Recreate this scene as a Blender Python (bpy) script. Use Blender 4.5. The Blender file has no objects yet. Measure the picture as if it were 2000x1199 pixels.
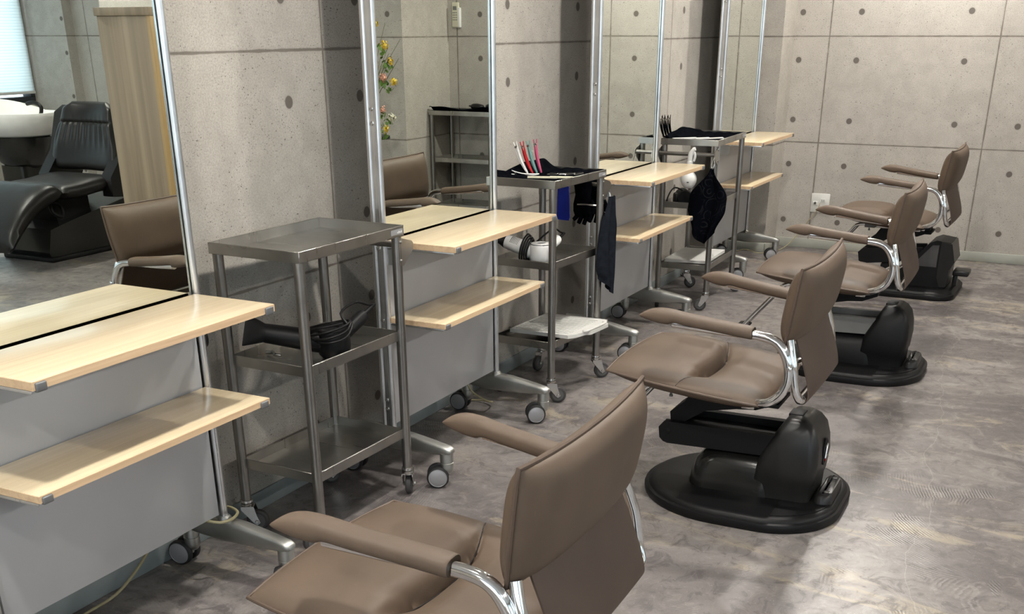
import bpy, bmesh, math, random
from mathutils import Vector, Matrix
random.seed(7)
SC = bpy.context.scene
C = SC.collection
PI = math.pi
# ---------------------------------------------------------------- camera
F, PX, PY = 2133.6265, 1010.1866, 1053.4339
YAW, PITCH, ROLL = 0.4735905, 0.4385779, -0.0032688
CAM = Vector((2.1716334, -7.70743, 1.3774991))
cd = bpy.data.cameras.new('camera'); cam = bpy.data.objects.new('camera', cd); C.objects.link(cam)
cd.sensor_fit = 'HORIZONTAL'; cd.sensor_width = 36; cd.lens = F*36/2000
cd.shift_x = (1000-PX)/2000; cd.shift_y = (PY-599.5)/2000; cd.clip_start = .05
_cy, _sy = math.cos(YAW), math.sin(YAW)
_f = Vector((-_sy*math.cos(PITCH), _cy*math.cos(PITCH), -math.sin(PITCH)))
_r = Vector((_cy, _sy, 0)); _u = _r.cross(_f)
_c, _s = math.cos(ROLL), math.sin(ROLL)
r2 = _r*_c+_u*_s; u2 = -_r*_s+_u*_c
M4 = Matrix(((r2.x, u2.x, -_f.x, CAM.x), (r2.y, u2.y, -_f.y, CAM.y), (r2.z, u2.z, -_f.z, CAM.z), (0, 0, 0, 1)))
cam.matrix_world = M4; SC.camera = cam
# ---------------------------------------------------------------- world, exposure
w = bpy.data.worlds.new('daylight'); SC.world = w; w.use_nodes = True
bg = w.node_tree.nodes['Background']; bg.inputs[0].default_value = (.78, .90, 1.0, 1); bg.inputs[1].default_value = 3.0
SC.view_settings.view_transform = 'Standard'; SC.view_settings.look = 'None'
SC.view_settings.exposure = 0.25; SC.view_settings.gamma = 1; SC.view_settings.use_curve_mapping = False
try:
    SC.cycles.max_bounces = 8; SC.cycles.glossy_bounces = 5; SC.cycles.diffuse_bounces = 4; SC.cycles.transmission_bounces = 4
    SC.cycles.sample_clamp_indirect = 6; SC.cycles.caustics_reflective = False; SC.cycles.caustics_refractive = False
except Exception: pass
LAMP_E = 860.0     # downlight disc
# ---------------------------------------------------------------- material helpers
class NB:
    def __init__(s, name):
        s.m = bpy.data.materials.new(name); s.m.use_nodes = True; s.t = s.m.node_tree
        s.b = s.t.nodes['Principled BSDF']
    def n(s, typ, **kw):
        nd = s.t.nodes.new(typ)
        for k, v in kw.items(): setattr(nd, k, v)
        return nd
    def lk(s, a, b): s.t.links.new(a, b)
    def val(s, x, inp):
        if hasattr(x, 'links') or hasattr(x, 'is_linked'): s.lk(x, inp)
        else: inp.default_value = x
    def m2(s, op, a, b=0.0, c=0.0, clamp=False):
        nd = s.n('ShaderNodeMath', operation=op, use_clamp=clamp)
        s.val(a, nd.inputs[0]); s.val(b, nd.inputs[1])
        if op in ('MULTIPLY_ADD', 'COMPARE'): s.val(c, nd.inputs[2])
        return nd.outputs[0]
    def ss(s, x, lo, hi, a=0.0, b=1.0):
        nd = s.n('ShaderNodeMapRange', interpolation_type='SMOOTHSTEP')
        s.val(x, nd.inputs[0]); nd.inputs[1].default_value = lo; nd.inputs[2].default_value = hi
        nd.inputs[3].default_value = a; nd.inputs[4].default_value = b
        return nd.outputs[0]
    def noise(s, vec, scale, detail=3, rough=.55, dist=0.0):
        nd = s.n('ShaderNodeTexNoise'); s.lk(vec, nd.inputs['Vector'])
        nd.inputs['Scale'].default_value = scale; nd.inputs['Detail'].default_value = detail
        nd.inputs['Roughness'].default_value = rough; nd.inputs['Distortion'].default_value = dist
        return nd.outputs[0]
    def pos(s): return s.n('ShaderNodeNewGeometry').outputs['Position']
    def obj(s): return s.n('ShaderNodeTexCoord').outputs['Object']
    def comb(s, x, y, z):
        nd = s.n('ShaderNodeCombineXYZ')
        for i, v in enumerate((x, y, z)): s.val(v, nd.inputs[i])
        return nd.outputs[0]
    def sep(s, v):
        nd = s.n('ShaderNodeSeparateXYZ'); s.lk(v, nd.inputs[0]); return nd.outputs
    def scl(s, v, k):
        nd = s.n('ShaderNodeVectorMath', operation='MULTIPLY'); s.lk(v, nd.inputs[0]); nd.inputs[1].default_value = k; return nd.outputs[0]
    def mix(s, f, a, b):
        nd = s.n('ShaderNodeMix', data_type='RGBA')
        s.val(f, nd.inputs['Factor'])
        for v, i in ((a, 6), (b, 7)):
            if isinstance(v, tuple): nd.inputs[i].default_value = (*v, 1)
            else: s.lk(v, nd.inputs[i])
        return nd.outputs[2]
    def bump(s, h, st=.3, d=.002):
        nd = s.n('ShaderNodeBump'); nd.inputs['Strength'].default_value = st; nd.inputs['Distance'].default_value = d
        s.lk(h, nd.inputs['Height']); s.lk(nd.outputs[0], s.b.inputs['Normal'])
    def set(s, col=None, rough=None, metal=None, **kw):
        if col is not None:
            if isinstance(col, tuple): s.b.inputs['Base Color'].default_value = (*col, 1)
            else: s.lk(col, s.b.inputs['Base Color'])
        if rough is not None: s.val(rough, s.b.inputs['Roughness'])
        if metal is not None: s.b.inputs['Metallic'].default_value = metal
        for k, v in kw.items(): s.b.inputs[k.replace('_', ' ')].default_value = v
        return s.m
def srgb(r, g, b):
    f = lambda c: (c/255/12.92) if c/255 <= .04045 else ((c/255+.055)/1.055)**2.4
    return (f(r), f(g), f(b))
def plain(name, col, rough=.5, metal=0.0, var=.06, vs=12, **kw):
    b = NB(name); p = b.obj(); n = b.noise(p, vs, 3)
    k = b.ss(n, .3, .7, 0, 1)
    lo = tuple(c*(1-var) for c in col); hi = tuple(min(1, c*(1+var)) for c in col)
    b.set(b.mix(k, lo, hi), rough, metal, **kw); return b.m

def concrete_mat(name, axis, u0, P, tint=(1, 1, 1), su=1.0):
    b = NB(name); p = b.pos(); x, y, z = b.sep(p)
    u = x if axis == 'x' else y
    PH, Z0, DU, DV, RD = .639, .040, .183, .139, .0178
    wob = b.m2('MULTIPLY', b.m2('SUBTRACT', b.noise(p, 14, 3), .5), .008)
    def dist(c, off, per):
        t = b.m2('DIVIDE', b.m2('SUBTRACT', c, off), per)
        fr = b.m2('FRACT', t)
        return b.m2('MULTIPLY', b.m2('MINIMUM', fr, b.m2('SUBTRACT', 1.0, fr)), per)
    du, dz = dist(u, u0, P), dist(z, Z0, PH)
    lu = b.ss(b.m2('ABSOLUTE', b.m2('ADD', du, wob)), .0015, .0055, 1, 0)
    lz = b.ss(b.m2('ABSOLUTE', b.m2('ADD', dz, wob)), .0015, .0055, 1, 0)
    a1, a2 = b.m2('SUBTRACT', du, DU), b.m2('SUBTRACT', dz, DV)
    rr = b.m2('SQRT', b.m2('ADD', b.m2('MULTIPLY', a1, a1), b.m2('MULTIPLY', a2, a2)))
    dot = b.ss(rr, RD-.0012, RD+.0012, 1, 0)
    halo = b.ss(rr, RD, RD+.012, .25, 0)
    line = b.m2('MAXIMUM', lu, lz)
    soft = b.m2('MAXIMUM', b.ss(du, .0, .016, .3, 0), b.ss(dz, .0, .016, .3, 0))
    big = b.noise(p, 1.7, 4, .6); mid = b.noise(p, 9, 5, .65, .3); fine = b.noise(p, 190, 4, .75)
    T = lambda c: tuple(ci*ti for ci, ti in zip(c, tint))
    col = b.mix(b.ss(big, .35, .68), T((.40, .375, .335)), T((.475, .445, .395)))
    col = b.mix(b.ss(mid, .38, .66, 0, .55), col, T((.53, .50, .45)))
    col = b.mix(b.ss(fine, .40, .60, .5, 0), col, T((.27, .25, .225)))
    # pits: short dark flecks stretched along the wall, gathered in drifts
    st = b.scl(p, (1, 1, 1.7))
    def pits(scale, thr, rad):
        vo = b.n('ShaderNodeTexVoronoi', feature='F1'); b.lk(st, vo.inputs['Vector']); vo.inputs['Scale'].default_value = scale
        cr = b.n('ShaderNodeSeparateColor'); b.lk(vo.outputs['Color'], cr.inputs[0])
        on_ = b.ss(cr.outputs[0], thr, thr+.01); rr_ = b.m2('MULTIPLY_ADD', cr.outputs[1], rad, rad*.35)
        e_ = b.m2('SUBTRACT', b.m2('ADD', vo.outputs['Distance'], b.m2('MULTIPLY', b.noise(p, 300, 2), .12)), rr_)
        return b.m2('MULTIPLY', on_, b.ss(e_, -.01, .05, 1, 0))
    drift = b.noise(p, 6, 3)
    pm = b.m2('MULTIPLY', pits(150, .62, .26), b.ss(drift, .40, .56, .35, 1))
    pm2 = b.m2('MULTIPLY', pits(62, .72, .20), b.ss(drift, .38, .6, .3, 1))
    pm = b.m2('MAXIMUM', pm, pm2)
    col = b.mix(b.m2('MULTIPLY', pm, .85), col, T((.105, .093, .08)))
    col = b.mix(soft, col, T((.30, .275, .24)))
    col = b.mix(b.m2('MULTIPLY', line, .85), col, T((.14, .12, .10)))
    col = b.mix(halo, col, T((.26, .24, .21)))
    col = b.mix(dot, col, T((.125, .11, .095)))
    h = b.m2('SUBTRACT', b.m2('SUBTRACT', mid, b.m2('MULTIPLY', pm, .6)), b.m2('MULTIPLY', line, 1.2))
    b.bump(h, .25, .003)
    return b.set(col, .78)
def floor_mat():
    b = NB('trowelled_floor'); p = b.pos()
    q = b.scl(p, (1, .8, 1))
    a = b.noise(b.scl(p, (.6, 1, 1)), .9, 6, .62, .8); c = b.noise(b.scl(p, (.5, 1.1, 1)), 3.0, 7, .7, 1.0); d = b.noise(q, 17, 6, .7, .8)
    e = b.noise(b.scl(p, (.4, 1.1, 1)), 4.5, 6, .7, 1.2); sp = b.noise(q, 140, 2, .6)
    col = b.mix(b.ss(a, .40, .60), (0.105, 0.092, 0.092), (0.189, 0.171, 0.166))
    col = b.mix(b.ss(c, .46, .66, 0, .85), col, (0.260, 0.239, 0.225))
    col = b.mix(b.ss(e, .54, .66, 0, .8), col, (0.319, 0.273, 0.206))
    col = b.mix(b.ss(d, .50, .64, 0, .7), col, (0.084, 0.074, 0.074))
    col = b.mix(b.ss(d, .46, .34, 0, .35), col, (0.336, 0.315, 0.286))
    col = b.mix(b.ss(sp, .64, .74, 0, .5), col, (0.403, 0.386, 0.361))
    wv = b.n('ShaderNodeTexWave', wave_type='RINGS', rings_direction='SPHERICAL')
    vor = b.n('ShaderNodeTexVoronoi'); b.lk(p, vor.inputs['Vector']); vor.inputs['Scale'].default_value = 2.2
    off = b.n('ShaderNodeVectorMath', operation='SUBTRACT'); b.lk(p, off.inputs[0]); b.lk(vor.outputs['Position'], off.inputs[1])
    b.lk(b.scl(vor.outputs['Position'], (0, 0, 0)), b.n('ShaderNodeVectorMath').inputs[0])
    dd = b.n('ShaderNodeVectorMath', operation='DISTANCE'); b.lk(p, dd.inputs[0])
    mv = b.n('ShaderNodeVectorMath', operation='MULTIPLY_ADD'); b.lk(vor.outputs['Color'], mv.inputs[0]); mv.inputs[1].default_value = (1.2, 1.2, 0); b.lk(vor.outputs['Position'], mv.inputs[2])
    b.lk(mv.outputs[0], dd.inputs[1])
    ring = b.m2('SINE', b.m2('MULTIPLY', b.m2('ADD', dd.outputs[1], b.m2('MULTIPLY', c, .03)), 700))
    mask = b.ss(b.noise(p, 4.5, 3), .50, .62)
    rm = b.m2('MULTIPLY', b.m2('MULTIPLY', ring, mask), b.ss(d, .3, .6, .4, 1))
    col = b.mix(b.m2('MULTIPLY', rm, .15, clamp=True), col, (0.084, 0.076, 0.074))
    crack = b.ss(b.m2('ABSOLUTE', b.m2('SUBTRACT', b.m2('ADD', b.sep(p)[0], b.m2('MULTIPLY', b.noise(p, 2.2, 3), .22)), b.m2('MULTIPLY_ADD', b.sep(p)[1], -.10, 1.56))), .0006, .0022, .22, 0)
    col = b.mix(crack, col, (.5, .47, .42))
    b.t.nodes.remove(wv)
    b.bump(b.m2('ADD', b.m2('MULTIPLY', rm, .25), b.m2('ADD', d, b.m2('MULTIPLY', c, .8))), .35, .003)
    rg = b.m2('MULTIPLY_ADD', d, .38, .16)
    return b.set(col, rg, 0.0, Specular_IOR_Level=.5)
def wood_mat(name, a, bcol, rough, axis='y', coat=0.0, sc=1.0):
    b = NB(name); p = b.pos() if axis != 'z' else b.pos()
    k = {'y': (60, 1.6, 60), 'z': (9, 9, .35)}[axis]
    g = b.noise(b.scl(p, tuple(v*sc for v in k)), 1.0, 5, .65, .3)
    k2 = {'y': (11, .7, 11), 'z': (13, 13, .12)}[axis]
    g2 = b.noise(b.scl(p, tuple(v*sc for v in k2)), 1.0, 3, .6, .4)
    col = b.mix(b.ss(g, .32, .68), a, bcol)
    col = b.mix(b.ss(g2, .35, .7, 0, .35 if axis == 'y' else .8), col, tuple(c*(.82 if axis == 'y' else .62) for c in a))
    return b.set(col, rough, 0, Coat_Weight=coat, Coat_Roughness=.12)
def steel_mat(name, col, rough, k=(3, 3, 160)):
    b = NB(name); p = b.obj()
    n = b.noise(b.scl(p, k), 1.0, 3, .6); n2 = b.noise(p, 6, 3)
    c2 = b.mix(b.ss(n2, .3, .7), tuple(c*.86 for c in col), tuple(min(1, c*1.1) for c in col))
    return b.set(c2, b.m2('MULTIPLY_ADD', n, .18, rough-.09), 1.0)
def leather_mat(name, col, rough=.42, var=.1):
    b = NB(name); p = b.obj()
    n = b.noise(p, 9, 3); f = b.noise(p, 260, 2, .5); s = b.noise(b.scl(p, (1, 6, 1)), 26, 2)
    c1 = b.mix(b.ss(n, .3, .7), tuple(c*(1-var) for c in col), tuple(c*(1+var) for c in col))
    c1 = b.mix(b.ss(s, .72, .76, 0, .25), c1, tuple(min(1, c*1.6) for c in col))
    b.bump(f, .12, .0006)
    return b.set(c1, b.m2('MULTIPLY_ADD', n, .2, rough-.1), Specular_IOR_Level=.32)
def emis(name, col, st):
    b = NB(name); p = b.obj(); n = b.noise(p, 3, 1)
    b.lk(b.mix(b.ss(n, 0, 1), tuple(c*.97 for c in col), col), b.b.inputs['Emission Color'])
    b.b.inputs['Emission Strength'].default_value = st
    return b.set((.8, .8, .8), .5)
M = {}
M['conc_far'] = concrete_mat('printed_concrete_far', 'x', .464, 1.012)
M['conc_left'] = concrete_mat('printed_concrete_left', 'y', -4.751, 1.03, (.96, .96, .95))
M['floor'] = floor_mat()
M['ceiling'] = plain('ceiling_board', (.72, .71, .69), .9, var=.02)
M['base'] = plain('baseboard_vinyl', srgb(128, 136, 136), .45, var=.05)
M['base2'] = plain('baseboard_pale', srgb(166, 168, 158), .5, var=.05)
M['table'] = wood_mat('maple_laminate', srgb(222, 206, 174), srgb(206, 187, 153), .28, 'y', .25)
M['edge'] = wood_mat('maple_edge', srgb(214, 186, 150), srgb(190, 160, 128), .45, 'y')
M['oak'] = wood_mat('oak_laminate', srgb(168, 150, 126), srgb(128, 112, 92), .45, 'z')
M['oak_light'] = wood_mat('oak_edge', srgb(190, 160, 112), srgb(172, 142, 96), .45, 'z')
M['panel'] = plain('silver_lacquer', (.46, .465, .475), .40, .3, var=.03, vs=3)
M['alu'] = steel_mat('anodised_aluminium', (.68, .69, .70), .30, (90, 90, 2))
M['cast'] = steel_mat('cast_aluminium', (.47, .475, .45), .42, (8, 8, 8))
M['steel'] = steel_mat('brushed_stainless', (.42, .41, .385), .30, (3, 50, 3))
M['steelv'] = steel_mat('brushed_stainless_tube', (.285, .272, .255), .33, (60, 60, 2))
M['clip'] = plain('grey_metal_clip', (.17, .175, .18), .45, .5)
M['chrome'] = plain('chrome', (.80, .80, .80), .07, 1.0, var=.02)
M['zinc'] = plain('zinc_plate', (.55, .54, .52), .22, 1.0, var=.05)
M['mirror'] = plain('mirror_silvering', (.80, .84, .79), .004, 1.0, var=.005)
M['glass_edge'] = plain('polished_glass_edge', (.62, .70, .70), .12, .9)
M['brown'] = leather_mat('brown_vinyl', (.104, .073, .051), .56)
M['brown_sling'] = leather_mat('brown_sling_vinyl', (.086, .060, .046), .6)
M['brown_pipe'] = leather_mat('brown_piping', (.095, .066, .048), .5)
M['blkleather'] = leather_mat('black_leather', (.007, .0065, .0065), .36)
M['black'] = plain('black_plastic', (.0055, .0055, .006), .46, Specular_IOR_Level=.22)
M['blackm'] = plain('black_powder_coat', (.004, .004, .0045), .6, Specular_IOR_Level=.25)
M['smoke'] = plain('smoked_gloss_plastic', (.012, .012, .011), .18, var=.25, vs=7)
M['smokegrey'] = plain('charcoal_shell', (.016, .0155, .015), .34, var=.1, Specular_IOR_Level=.3)
M['greyplastic'] = plain('grey_plastic', (.16, .16, .155), .5)
M['rubber'] = plain('caster_rubber', (.012, .012, .013), .6)
M['rubber2'] = plain('grey_caster_tread', (.045, .043, .043), .6)
M['hub'] = plain('caster_hub', (.30, .30, .31), .4, .3)
M['hubdark'] = plain('caster_hub_dark', (.09, .09, .09), .45)
M['cloth'] = plain('black_cloth', (.0035, .004, .0055), .95, vs=40, var=.3, Specular_IOR_Level=.0)
M['greycloth'] = plain('charcoal_cloth', (.011, .013, .017), .95, vs=40, var=.2, Specular_IOR_Level=.0)
M['white'] = plain('white_plastic', (.72, .72, .70), .32, var=.03)
M['board'] = plain('white_polyethylene', (.62, .62, .59), .4, var=.04)
M['ivory'] = plain('ivory_plastic', (.60, .58, .45), .45, var=.03)
M['red'] = plain('red_clip', (.45, .01, .015), .3)
M['teal'] = plain('teal_clip', (.16, .30, .28), .3)
M['pink'] = plain('pink_clip', (.42, .06, .14), .3)
M['blue'] = plain('blue_plastic', (.005, .02, .30), .25)
M['cord'] = plain('clear_power_cord', (.34, .30, .17), .4)
M['socket'] = plain('socket_plate', (.68, .68, .64), .4, var=.02)
M['dark'] = plain('dark_frame', (.02, .025, .03), .5)
M['stem'] = plain('plant_stem', (.09, .10, .03), .7)
M['leaf'] = plain('plant_leaf', (.12, .22, .04), .6)
M['yellow'] = plain('yellow_petal', (.72, .52, .05), .6)
M['pinkpetal'] = plain('pink_petal', (.70, .36, .26), .6)
M['cream'] = plain('cream_petal', (.72, .70, .55), .6)
M['lamp'] = emis('downlight_glow', (1.0, .95, .88), LAMP_E)
b = NB('woven_blind'); z = b.sep(b.pos())[2]
st = b.ss(b.m2('SINE', b.m2('MULTIPLY', z, 260)), -.4, .9)
tr = b.n('ShaderNodeBsdfTranslucent'); b.lk(b.mix(st, (.80, .86, .87), (.92, .95, .95)), tr.inputs[0])
mx = b.n('ShaderNodeMixShader'); mx.inputs[0].default_value = .72
b.set((.8, .83, .83), .8); b.lk(b.b.outputs[0], mx.inputs[1]); b.lk(tr.outputs[0], mx.inputs[2]); b.lk(mx.outputs[0], b.t.nodes['Material Output'].inputs[0])
M['blind'] = b.m
b = NB('paisley_cloth'); p = b.obj(); x, y, z = b.sep(p)
vo = b.n('ShaderNodeTexVoronoi', feature='F1'); b.lk(p, vo.inputs['Vector']); vo.inputs['Scale'].default_value = 16
rg = b.m2('SINE', b.m2('MULTIPLY', vo.outputs['Distance'], 26)); ms = b.ss(rg, .55, .95, 0, .8)
ms = b.m2('MULTIPLY', ms, b.ss(b.noise(p, 14, 2), .42, .58))
b.set(b.mix(ms, (.0035, .004, .006), (.017, .018, .020)), .9, Specular_IOR_Level=.0); M['paisley'] = b.m
# ---------------------------------------------------------------- mesh helpers
def finish(bm, ang=38):
    bmesh.ops.recalc_face_normals(bm, faces=bm.faces)
    for f in bm.faces: f.smooth = True
    lim = math.radians(ang)
    for e in bm.edges:
        if len(e.link_faces) == 2:
            try: e.smooth = e.calc_face_angle() < lim
            except Exception: pass
def link(name, bm, mat, parent=None, label=None, ang=38):
    finish(bm, ang)
    me = bpy.data.meshes.new(name); bm.to_mesh(me); bm.free()
    me.materials.append(M[mat] if isinstance(mat, str) else mat)
    o = bpy.data.objects.new(name, me); C.objects.link(o)
    if parent is not None: o.parent = parent
    if label: o['label'] = label
    return o
def thing(name, loc, label, cat, rotz=0, group=None):
    o = bpy.data.objects.new(name, None); C.objects.link(o); o.empty_display_size = .1
    o.location = loc; o.rotation_euler = (0, 0, rotz); o['label'] = label; o['category'] = cat
    if group: o['group'] = group
    return o
def tag(o, label, cat, group=None):
    o['label'] = label; o['category'] = cat
    if group: o['group'] = group
    return o
def structure(name, bm, mat):
    o = link(name, bm, mat); o['kind'] = 'structure'; return o
def copy_tree(o, parent=None):
    c = o.copy(); C.objects.link(c)
    if parent is not None: c.parent = parent
    for ch in list(o.children): copy_tree(ch, c)
    return c
def B(): return bmesh.new()
def box(bm, x0, x1, y0, y1, z0, z1, bev=0.0, seg=2, mat=None):
    g = bmesh.ops.create_cube(bm, size=1)['verts']
    for v in g: v.co = Vector((x0+(v.co.x+.5)*(x1-x0), y0+(v.co.y+.5)*(y1-y0), z0+(v.co.z+.5)*(z1-z0)))
    if bev > 0:
        es = list({e for v in g for e in v.link_edges})
        r = bmesh.ops.bevel(bm, geom=es, offset=bev, segments=seg, profile=.5, affect='EDGES')
        g = list({v for f in r['faces'] for v in f.verts} | {v for v in g if v.is_valid})
    if mat is not None:
        bmesh.ops.transform(bm, matrix=mat, verts=[v for v in g if v.is_valid])
    return bm
def loft(bm, rings, cap=True, closed=False):
    V = [[bm.verts.new(p) for p in r] for r in rings]
    n = len(V[0])
    rr = range(len(V)) if closed else range(len(V)-1)
    for i in rr:
        a, c = V[i], V[(i+1) % len(V)]
        for j in range(n):
            k = (j+1) % n
            try: bm.faces.new((a[j], a[k], c[k], c[j]))
            except ValueError: pass
    if cap and not closed:
        for r in (V[0], V[-1]):
            try: bm.faces.new(r)
            except ValueError: pass
    return bm
def catmull(pts, k=6, closed=False):
    P = [Vector(p) for p in pts]; out = []
    n = len(P)
    for i in range(n if closed else n-1):
        if closed: a, b_, c, d = P[(i-1) % n], P[i], P[(i+1) % n], P[(i+2) % n]
        else: a, b_, c, d = P[max(i-1, 0)], P[i], P[i+1], P[min(i+2, n-1)]
        for j in range(k):
            t = j/k
            out.append(.5*((2*b_)+(c-a)*t+(2*a-5*b_+4*c-d)*t*t+(3*b_-a-3*c+d)*t**3))
    if not closed: out.append(P[-1])
    return out
def sweep(bm, pts, r, n=12, k=6, closed=False, flat=1.0, cap=True):
    P = catmull(pts, k, closed) if k > 1 else [Vector(p) for p in pts]
    m = len(P); T = []
    for i in range(m):
        if closed: t = P[(i+1) % m]-P[i-1]
        else: t = P[min(i+1, m-1)]-P[max(i-1, 0)]
        T.append(t.normalized() if t.length > 1e-9 else Vector((0, 0, 1)))
    up = Vector((0, 0, 1)) if abs(T[0].z) < .9 else Vector((1, 0, 0))
    nrm = (up-T[0]*up.dot(T[0])).normalized(); rings = []
    for i in range(m):
        nrm = (nrm-T[i]*nrm.dot(T[i])).normalized(); bn = T[i].cross(nrm)
        R = r(i/(m-1)) if callable(r) else r
        rings.append([P[i]+(nrm*math.cos(2*PI*j/n)*flat+bn*math.sin(2*PI*j/n))*R for j in range(n)])
    return loft(bm, rings, cap, closed)
def cyl(bm, a, b_, r, n=20, r2=None):
    r2 = r if r2 is None else r2
    return sweep(bm, [a, b_], lambda t: r+(r2-r)*t, n, 1)
def rod(bm, a, b_, r, n=20, ch=.002):
    a, b_ = Vector(a), Vector(b_); d = (b_-a).normalized()
    prof = [(0, r-ch), (ch, r), ((b_-a).length-ch, r), ((b_-a).length, r-ch)]
    return lathe_axis(bm, a, d, prof, n)
def lathe_axis(bm, o, d, prof, n=24):
    o, d = Vector(o), Vector(d).normalized()
    up = Vector((0, 0, 1)) if abs(d.z) < .9 else Vector((1, 0, 0))
    a = (up-d*up.dot(d)).normalized(); c = d.cross(a)
    return loft(bm, [[o+d*h+(a*math.cos(2*PI*j/n)+c*math.sin(2*PI*j/n))*max(r, 1e-4) for j in range(n)] for h, r in prof])
def prism(bm, poly, lo, hi, axis='z', bev=0.0, seg=2):
    def P(a, c, h): return {'z': (a, c, h), 'y': (a, h, c), 'x': (h, a, c)}[axis]
    n0 = set(bm.verts)
    loft(bm, [[Vector(P(a, c, lo)) for a, c in poly], [Vector(P(a, c, hi)) for a, c in poly]])
    if bev > 0:
        vs = [v for v in bm.verts if v not in n0]; es = [e for e in {e for v in vs for e in v.link_edges} if len(e.link_faces) == 2 and e.calc_face_angle() > .5]
        bmesh.ops.recalc_face_normals(bm, faces=list({f for v in vs for f in v.link_faces}))
        bmesh.ops.bevel(bm, geom=es, offset=bev, segments=seg, profile=.5, affect='EDGES')
    return bm
def pillow(bm, top, bot, nu, nw):
    """closed cushion: top(u,w) and bot(u,w) meet along the border"""
    us = [-math.cos(PI*i/nu)*.35+(-1+2*i/nu)*.65 for i in range(nu+1)]; ws = [-math.cos(PI*j/nw)*.35+(-1+2*j/nw)*.65 for j in range(nw+1)]
    vt = {}; vb = {}
    for i, u in enumerate(us):
        for j, ww in enumerate(ws):
            vt[i, j] = bm.verts.new(top(u, ww))
            vb[i, j] = vt[i, j] if i in (0, nu) or j in (0, nw) else bm.verts.new(bot(u, ww))
    for i in range(nu):
        for j in range(nw):
            bm.faces.new((vt[i, j], vt[i+1, j], vt[i+1, j+1], vt[i, j+1]))
            try: bm.faces.new((vb[i, j], vb[i, j+1], vb[i+1, j+1], vb[i+1, j]))
            except ValueError: pass
    return bm
def sheet(bm, fn, nu, nw, th=.003):
    P = [[Vector(fn(i/nu, j/nw)) for j in range(nw+1)] for i in range(nu+1)]
    N = [[None]*(nw+1) for _ in range(nu+1)]
    for i in range(nu+1):
        for j in range(nw+1):
            a = P[min(i+1, nu)][j]-P[max(i-1, 0)][j]; c = P[i][min(j+1, nw)]-P[i][max(j-1, 0)]
            n = a.cross(c); N[i][j] = n.normalized() if n.length > 1e-12 else Vector((0, 0, 1))
    A = [[bm.verts.new(P[i][j]+N[i][j]*th/2) for j in range(nw+1)] for i in range(nu+1)]
    D = [[bm.verts.new(P[i][j]-N[i][j]*th/2) for j in range(nw+1)] for i in range(nu+1)]
    for i in range(nu):
        for j in range(nw):
            bm.faces.new((A[i][j], A[i+1][j], A[i+1][j+1], A[i][j+1])); bm.faces.new((D[i][j], D[i][j+1], D[i+1][j+1], D[i+1][j]))
    for i in range(nu):
        bm.faces.new((A[i][0], D[i][0], D[i+1][0], A[i+1][0])); bm.faces.new((A[i][nw], A[i+1][nw], D[i+1][nw], D[i][nw]))
    for j in range(nw):
        bm.faces.new((A[0][j], A[0][j+1], D[0][j+1], D[0][j])); bm.faces.new((A[nu][j], D[nu][j], D[nu][j+1], A[nu][j+1]))
    return bm
def ss(a, lo, hi):
    t = max(0, min(1, (a-lo)/(hi-lo))); return t*t*(3-2*t)
def rrect(x0, x1, y0, y1, r, n=6):
    out = []
    for cx, cy, a0 in ((x1-r, y1-r, 0), (x0+r, y1-r, 90), (x0+r, y0+r, 180), (x1-r, y0+r, 270)):
        for i in range(n+1):
            a = math.radians(a0+90*i/n); out.append((cx+r*math.cos(a), cy+r*math.sin(a)))
    return out
# ---------------------------------------------------------------- room
XR, YB, H = 7.2, -9.8, 2.5
bm = B(); box(bm, -.3, XR+.3, YB-.3, .3, -.1, 0); structure('floor', bm, 'floor')
bm = B(); box(bm, -.3, XR+.3, YB-.3, .3, H, H+.1); structure('ceiling', bm, 'ceiling')
bm = B(); box(bm, -.12, 0, YB-.12, .12, 0, H); structure('wall_left', bm, 'conc_left')
bm = B(); box(bm, 0, 2.0, 0, .22, 0, H); box(bm, 5.2, 6.69, .10, .22, 0, H)  # second box is set back to keep that stretch in shade
structure('wall_far', bm, 'conc_far')
bm = B(); box(bm, 0, .24, -.29, 0, 0, H); structure('wall_column', bm, 'conc_left')
bm = B(); box(bm, 2.0, 2.56, -.40, .12, 0, H); structure('wall_far_recess', bm, 'conc_far')
bm = B(); box(bm, 2.56, 5.2, -1.0, .12, 0, H); structure('wall_far_closet', bm, 'conc_far')
bm = B(); box(bm, 6.69, XR+.15, 0, .22, 0, H); structure('wall_far_shade_step', bm, 'conc_far')  # made-up step: keeps window light off the wall set back beside it
bm = B()   # right wall with three window openings
wins = [(-4.6, -.02), (-9.0, -5.6)]
ZS, ZT = .76, 2.25
box(bm, XR, XR+.15, YB, .12, 0, ZS); box(bm, XR, XR+.15, YB, .12, ZT, H)
for a, c in ((-.02, .12), (-5.6, -4.6), (YB, -9.0)): box(bm, XR, XR+.15, a, c, ZS, ZT)
structure('wall_right', bm, 'conc_left')
bm = B(); box(bm, -.12, XR+.15, YB-.12, YB, 0, .5); box(bm, -.12, XR+.15, YB-.12, YB, 2.3, H); box(bm, -.12, .8, YB-.12, YB, .5, 2.3); box(bm, 6.4, XR+.15, YB-.12, YB, .5, 2.3); box(bm, 3.4, 3.8, YB-.12, YB, .5, 2.3)
structure('wall_back', bm, 'conc_far')
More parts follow.
